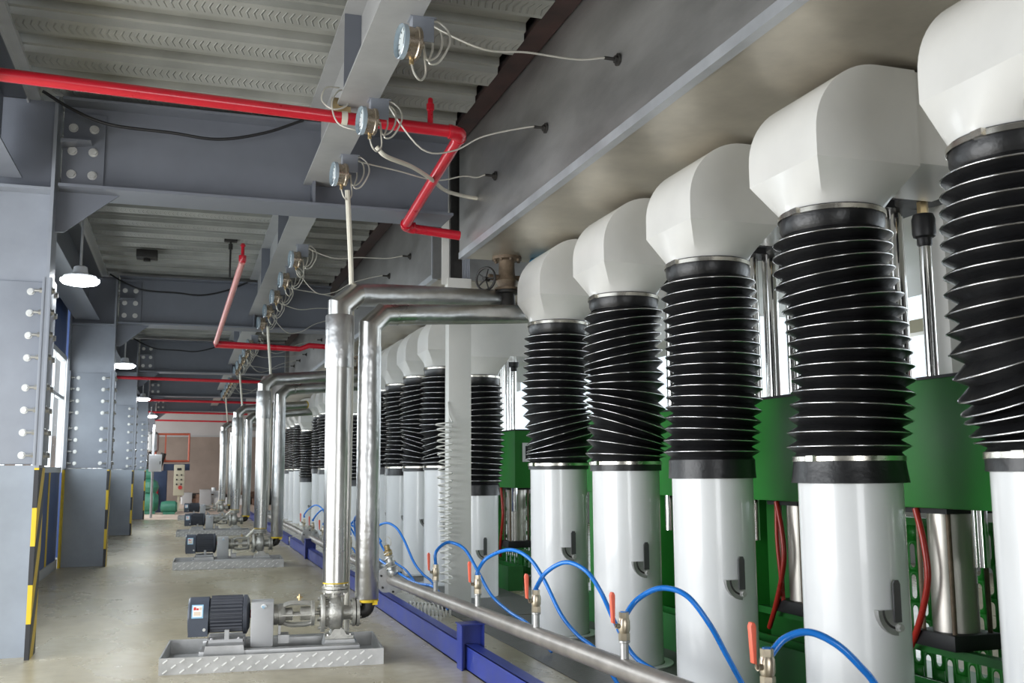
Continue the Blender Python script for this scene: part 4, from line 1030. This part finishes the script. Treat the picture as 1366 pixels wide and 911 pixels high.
# ------------------------------------------------------------------ far end of the hall
t = thing('orange_frame', 'orange tubular guard frame before the brown end wall', 'frame', (-.55, 40, 1.9))
MB().tube([(-.45, 0, .0), (.75, 0, .0), (.75, 0, 1.02), (-.45, 0, 1.02), (-.45, 0, 0)], .045, 8).bar((-.1, 0, 0), (-.1, 0, 1.0), .09, .05).build('frame_tube', 'orange_paint', t)
t = thing('drill_press', 'tall blue machine with a grey head and orange frame at the far end', 'machine', (-1.0, 40, 0))
MB().box(-.3, .45, -.3, .5, 0, 1.55).build('machine_body', 'machine_blue', t, bevel=.03)
MB().lathe([(.22, 2.25), (.26, 2.3), (.26, 2.9), (.18, 3.0)], (-.15, 0, 0), n=20).build('tank', 'zinc_dull', t)
MB().box(.3, 1.25, -.1, .3, 1.55, 1.8).build('arm', 'machine_blue', t)
for a, b, r in (((-.3, 0, 1.5), (-.2, 0, 2.3), .06), ((.1, -.2, 1.5), (.3, -.2, 2.2), .10)): MB().cyl(a, b, r).build('pressure_line', 'dark_iron', t)
MB().cyl((.1, -.36, .35), (.1, -.36, .95), .06).build('red_cylinder', 'red_paint', t)
t = thing('control_panel', 'cream control panel with buttons and a red stop switch, far end', 'panel', (-.12, 39.5, .62))
MB().box(-.19, .19, -.12, .12, 0, 1.15).build('housing', 'panel_cream', t, bevel=.02); MB().box(-.04, .04, -.04, .04, -.55, 0).box(-.25, .25, -.15, .15, -.55, -.5).build('stand', 'panel_cream', t)
b = MB()
for i in range(2):
    for j in range(3): MB().cyl((-.08 + .16 * i, -.12, .42 + .17 * j), (-.08 + .16 * i, -.15, .42 + .17 * j), .032, n=12).build('push_button', 'dark_iron', t)
MB().box(-.08, .08, -.13, -.12, .93, 1.02).build('display', 'dark_iron', t)
MB().cyl((.05, -.12, .30), (.05, -.17, .30), .075, n=16).build('stop_button', 'sticker_red', t)
t = thing('wall_cabinet', 'white electrical cabinet on a pole beside the fourth column', 'cabinet', (-1.05, 34.9, 1.45))
MB().box(-.02, .38, 0, .25, .06, .62).build('cabinet_body', 'paper_white', t, bevel=.015); MB().cyl((.1, .3, -1.45), (.1, .3, 1.6), .04).build('pole', 'guard_grey', t)
MB().box(.32, .345, -.012, 0, .3, .40).build('latch', 'dark_iron', t)
t = thing('green_compressor', 'rounded green machine on the floor beside the fourth column', 'machine', (-1.2, 38.5, 0))
MB().lathe([(.02, -.4), (.3, -.35), (.4, -.15), (.4, .25), (.25, .4)], (0, 0, .42), (1, 0, 0), 20).build('tank', 'green_cast', t)
MB().lathe([(.02, 0), (.28, .02), (.36, .2), (.3, .4), (.15, .5)], (.05, 0, .75), (0, 0, 1), 20).build('head', 'green_cast', t)
MB().lathe([(.02, -.3), (.2, -.28), (.2, .2), (.05, .25)], (-.05, 0, 1.4), (1, 0, 0), 16).build('top_motor', 'green_cast', t)
MB().box(-.3, .3, -.25, .25, 0, .1).build('base', 'green_cast', t)
t = thing('green_motor', 'green motor lying on the floor below the control panel', 'motor', (-.42, 38, 0))
MB().lathe([(.02, -.3), (.19, -.27), (.22, -.1), (.22, .2), (.15, .28)], (0, 0, .25), (1, 0, 0), 20).build('motor_body', 'green_cast', t)
MB().box(-.2, .2, -.2, .2, 0, .08).build('base', 'green_cast', t)
rnd = random.Random(8)
for i in range(22):
    x = .1 + (i % 11) * .40 + rnd.random() * .2; y = 46 + rnd.random() * 4; h = .25 + rnd.random() * .5
    m = ['clutter_brown', 'clutter_brown', 'guard_grey', 'dark_iron', 'clutter_brown', 'paper_white'][rnd.randrange(6)]
    b = MB(); w = .18 + rnd.random() * .2
    b.box(-w, w, -.2, .2, 0, h)
    b.box(-w * 1.06, w * 1.06, -.21, .21, h - .05, h)
    if i % 3 == 0: b.cyl((0, 0, h), (0, 0, h + .15), .1, n=12)
    t = b.build('scrap_crate', m, org=None, bevel=.01); t.location = (x, y, 0)
    tag(t, 'brownish or grey scrap crate in the clutter along the end wall', 'crate', 'clutter along the end wall')
for i, x in enumerate((-2.5, 1.9)):
    struct('trim_%d' % (8 + i), MB().box(x, x + .18, YEND - .1, YEND, 3.3, 4.6), 'guard_grey')

# ------------------------------------------------------------------ world, lights, camera
w = bpy.data.worlds.new('sky'); SC.world = w; w.use_nodes = True
n = w.node_tree.nodes; l = w.node_tree.links; bg = n['Background']
bg.inputs[0].default_value = (.86, .93, 1.0, 1); bg.inputs[1].default_value = 1.7
def area(name, loc, rot, sx, sy, e, col=(1, 1, 1)):
    d = bpy.data.lights.new(name, 'AREA'); d.shape = 'RECTANGLE'; d.size = sx; d.size_y = sy; d.energy = e; d.color = col
    o = bpy.data.objects.new(name, d); COL.objects.link(o); o.location = loc; o.rotation_euler = rot; return o
area('daylight_left', (-4.2, 5.4, 1.5), (0, radians(-90), 0), 2.6, 6.6, 420, (.97, .985, 1))
for k in range(3): area('daylight_window', (-2.5, (COLY[k] + COLY[k + 1]) / 2 + .2, 2.5), (0, radians(-90), 0), 1.7, 7.4, 260, (.96, .98, 1))
area('daylight_right', (12.2, 11, 3.3), (0, radians(90), 0), 4.5, 18, 600, (.97, .98, 1))
area('fill_back', (1., -6.6, 1.35), (radians(90), 0, 0), 5, 2.6, 260, (.98, .99, 1))  # added low fill behind the camera to brighten the tubes; no known door
area('daylight_far', (-6, 43, 3.0), (0, radians(-80), 0), 4, 14, 500, (1, .96, .92))

cam = bpy.data.cameras.new('camera'); co = bpy.data.objects.new('camera', cam); COL.objects.link(co)
yaw, pit, rol = 0.31890683, 0.12863931, -0.00612802
F_ = Vector((sin(yaw) * cos(pit), cos(yaw) * cos(pit), sin(pit))); rt = Vector((cos(yaw), -sin(yaw), 0)); up_ = rt.cross(F_)
r2 = rt * cos(rol) + up_ * sin(rol); u2 = -rt * sin(rol) + up_ * cos(rol)
M = Matrix((r2, u2, -F_)).transposed().to_4x4(); M.translation = (0, 0, 1.5); co.matrix_world = M
cam.sensor_width = 36; cam.lens = 1322.703 / 1366 * 36; cam.clip_start = .05; cam.clip_end = 200
cam.dof.use_dof = True; cam.dof.focus_distance = 8.5; cam.dof.aperture_fstop = 4.5
SC.camera = co
SC.view_settings.view_transform = 'Standard'; SC.view_settings.look = 'None'; SC.view_settings.exposure = 0.0; SC.view_settings.gamma = 1; SC.view_settings.use_curve_mapping = False
SC.cycles.use_denoising = True; SC.cycles.max_bounces = 8; SC.cycles.diffuse_bounces = 4; SC.cycles.glossy_bounces = 4; SC.cycles.sample_clamp_indirect = 6
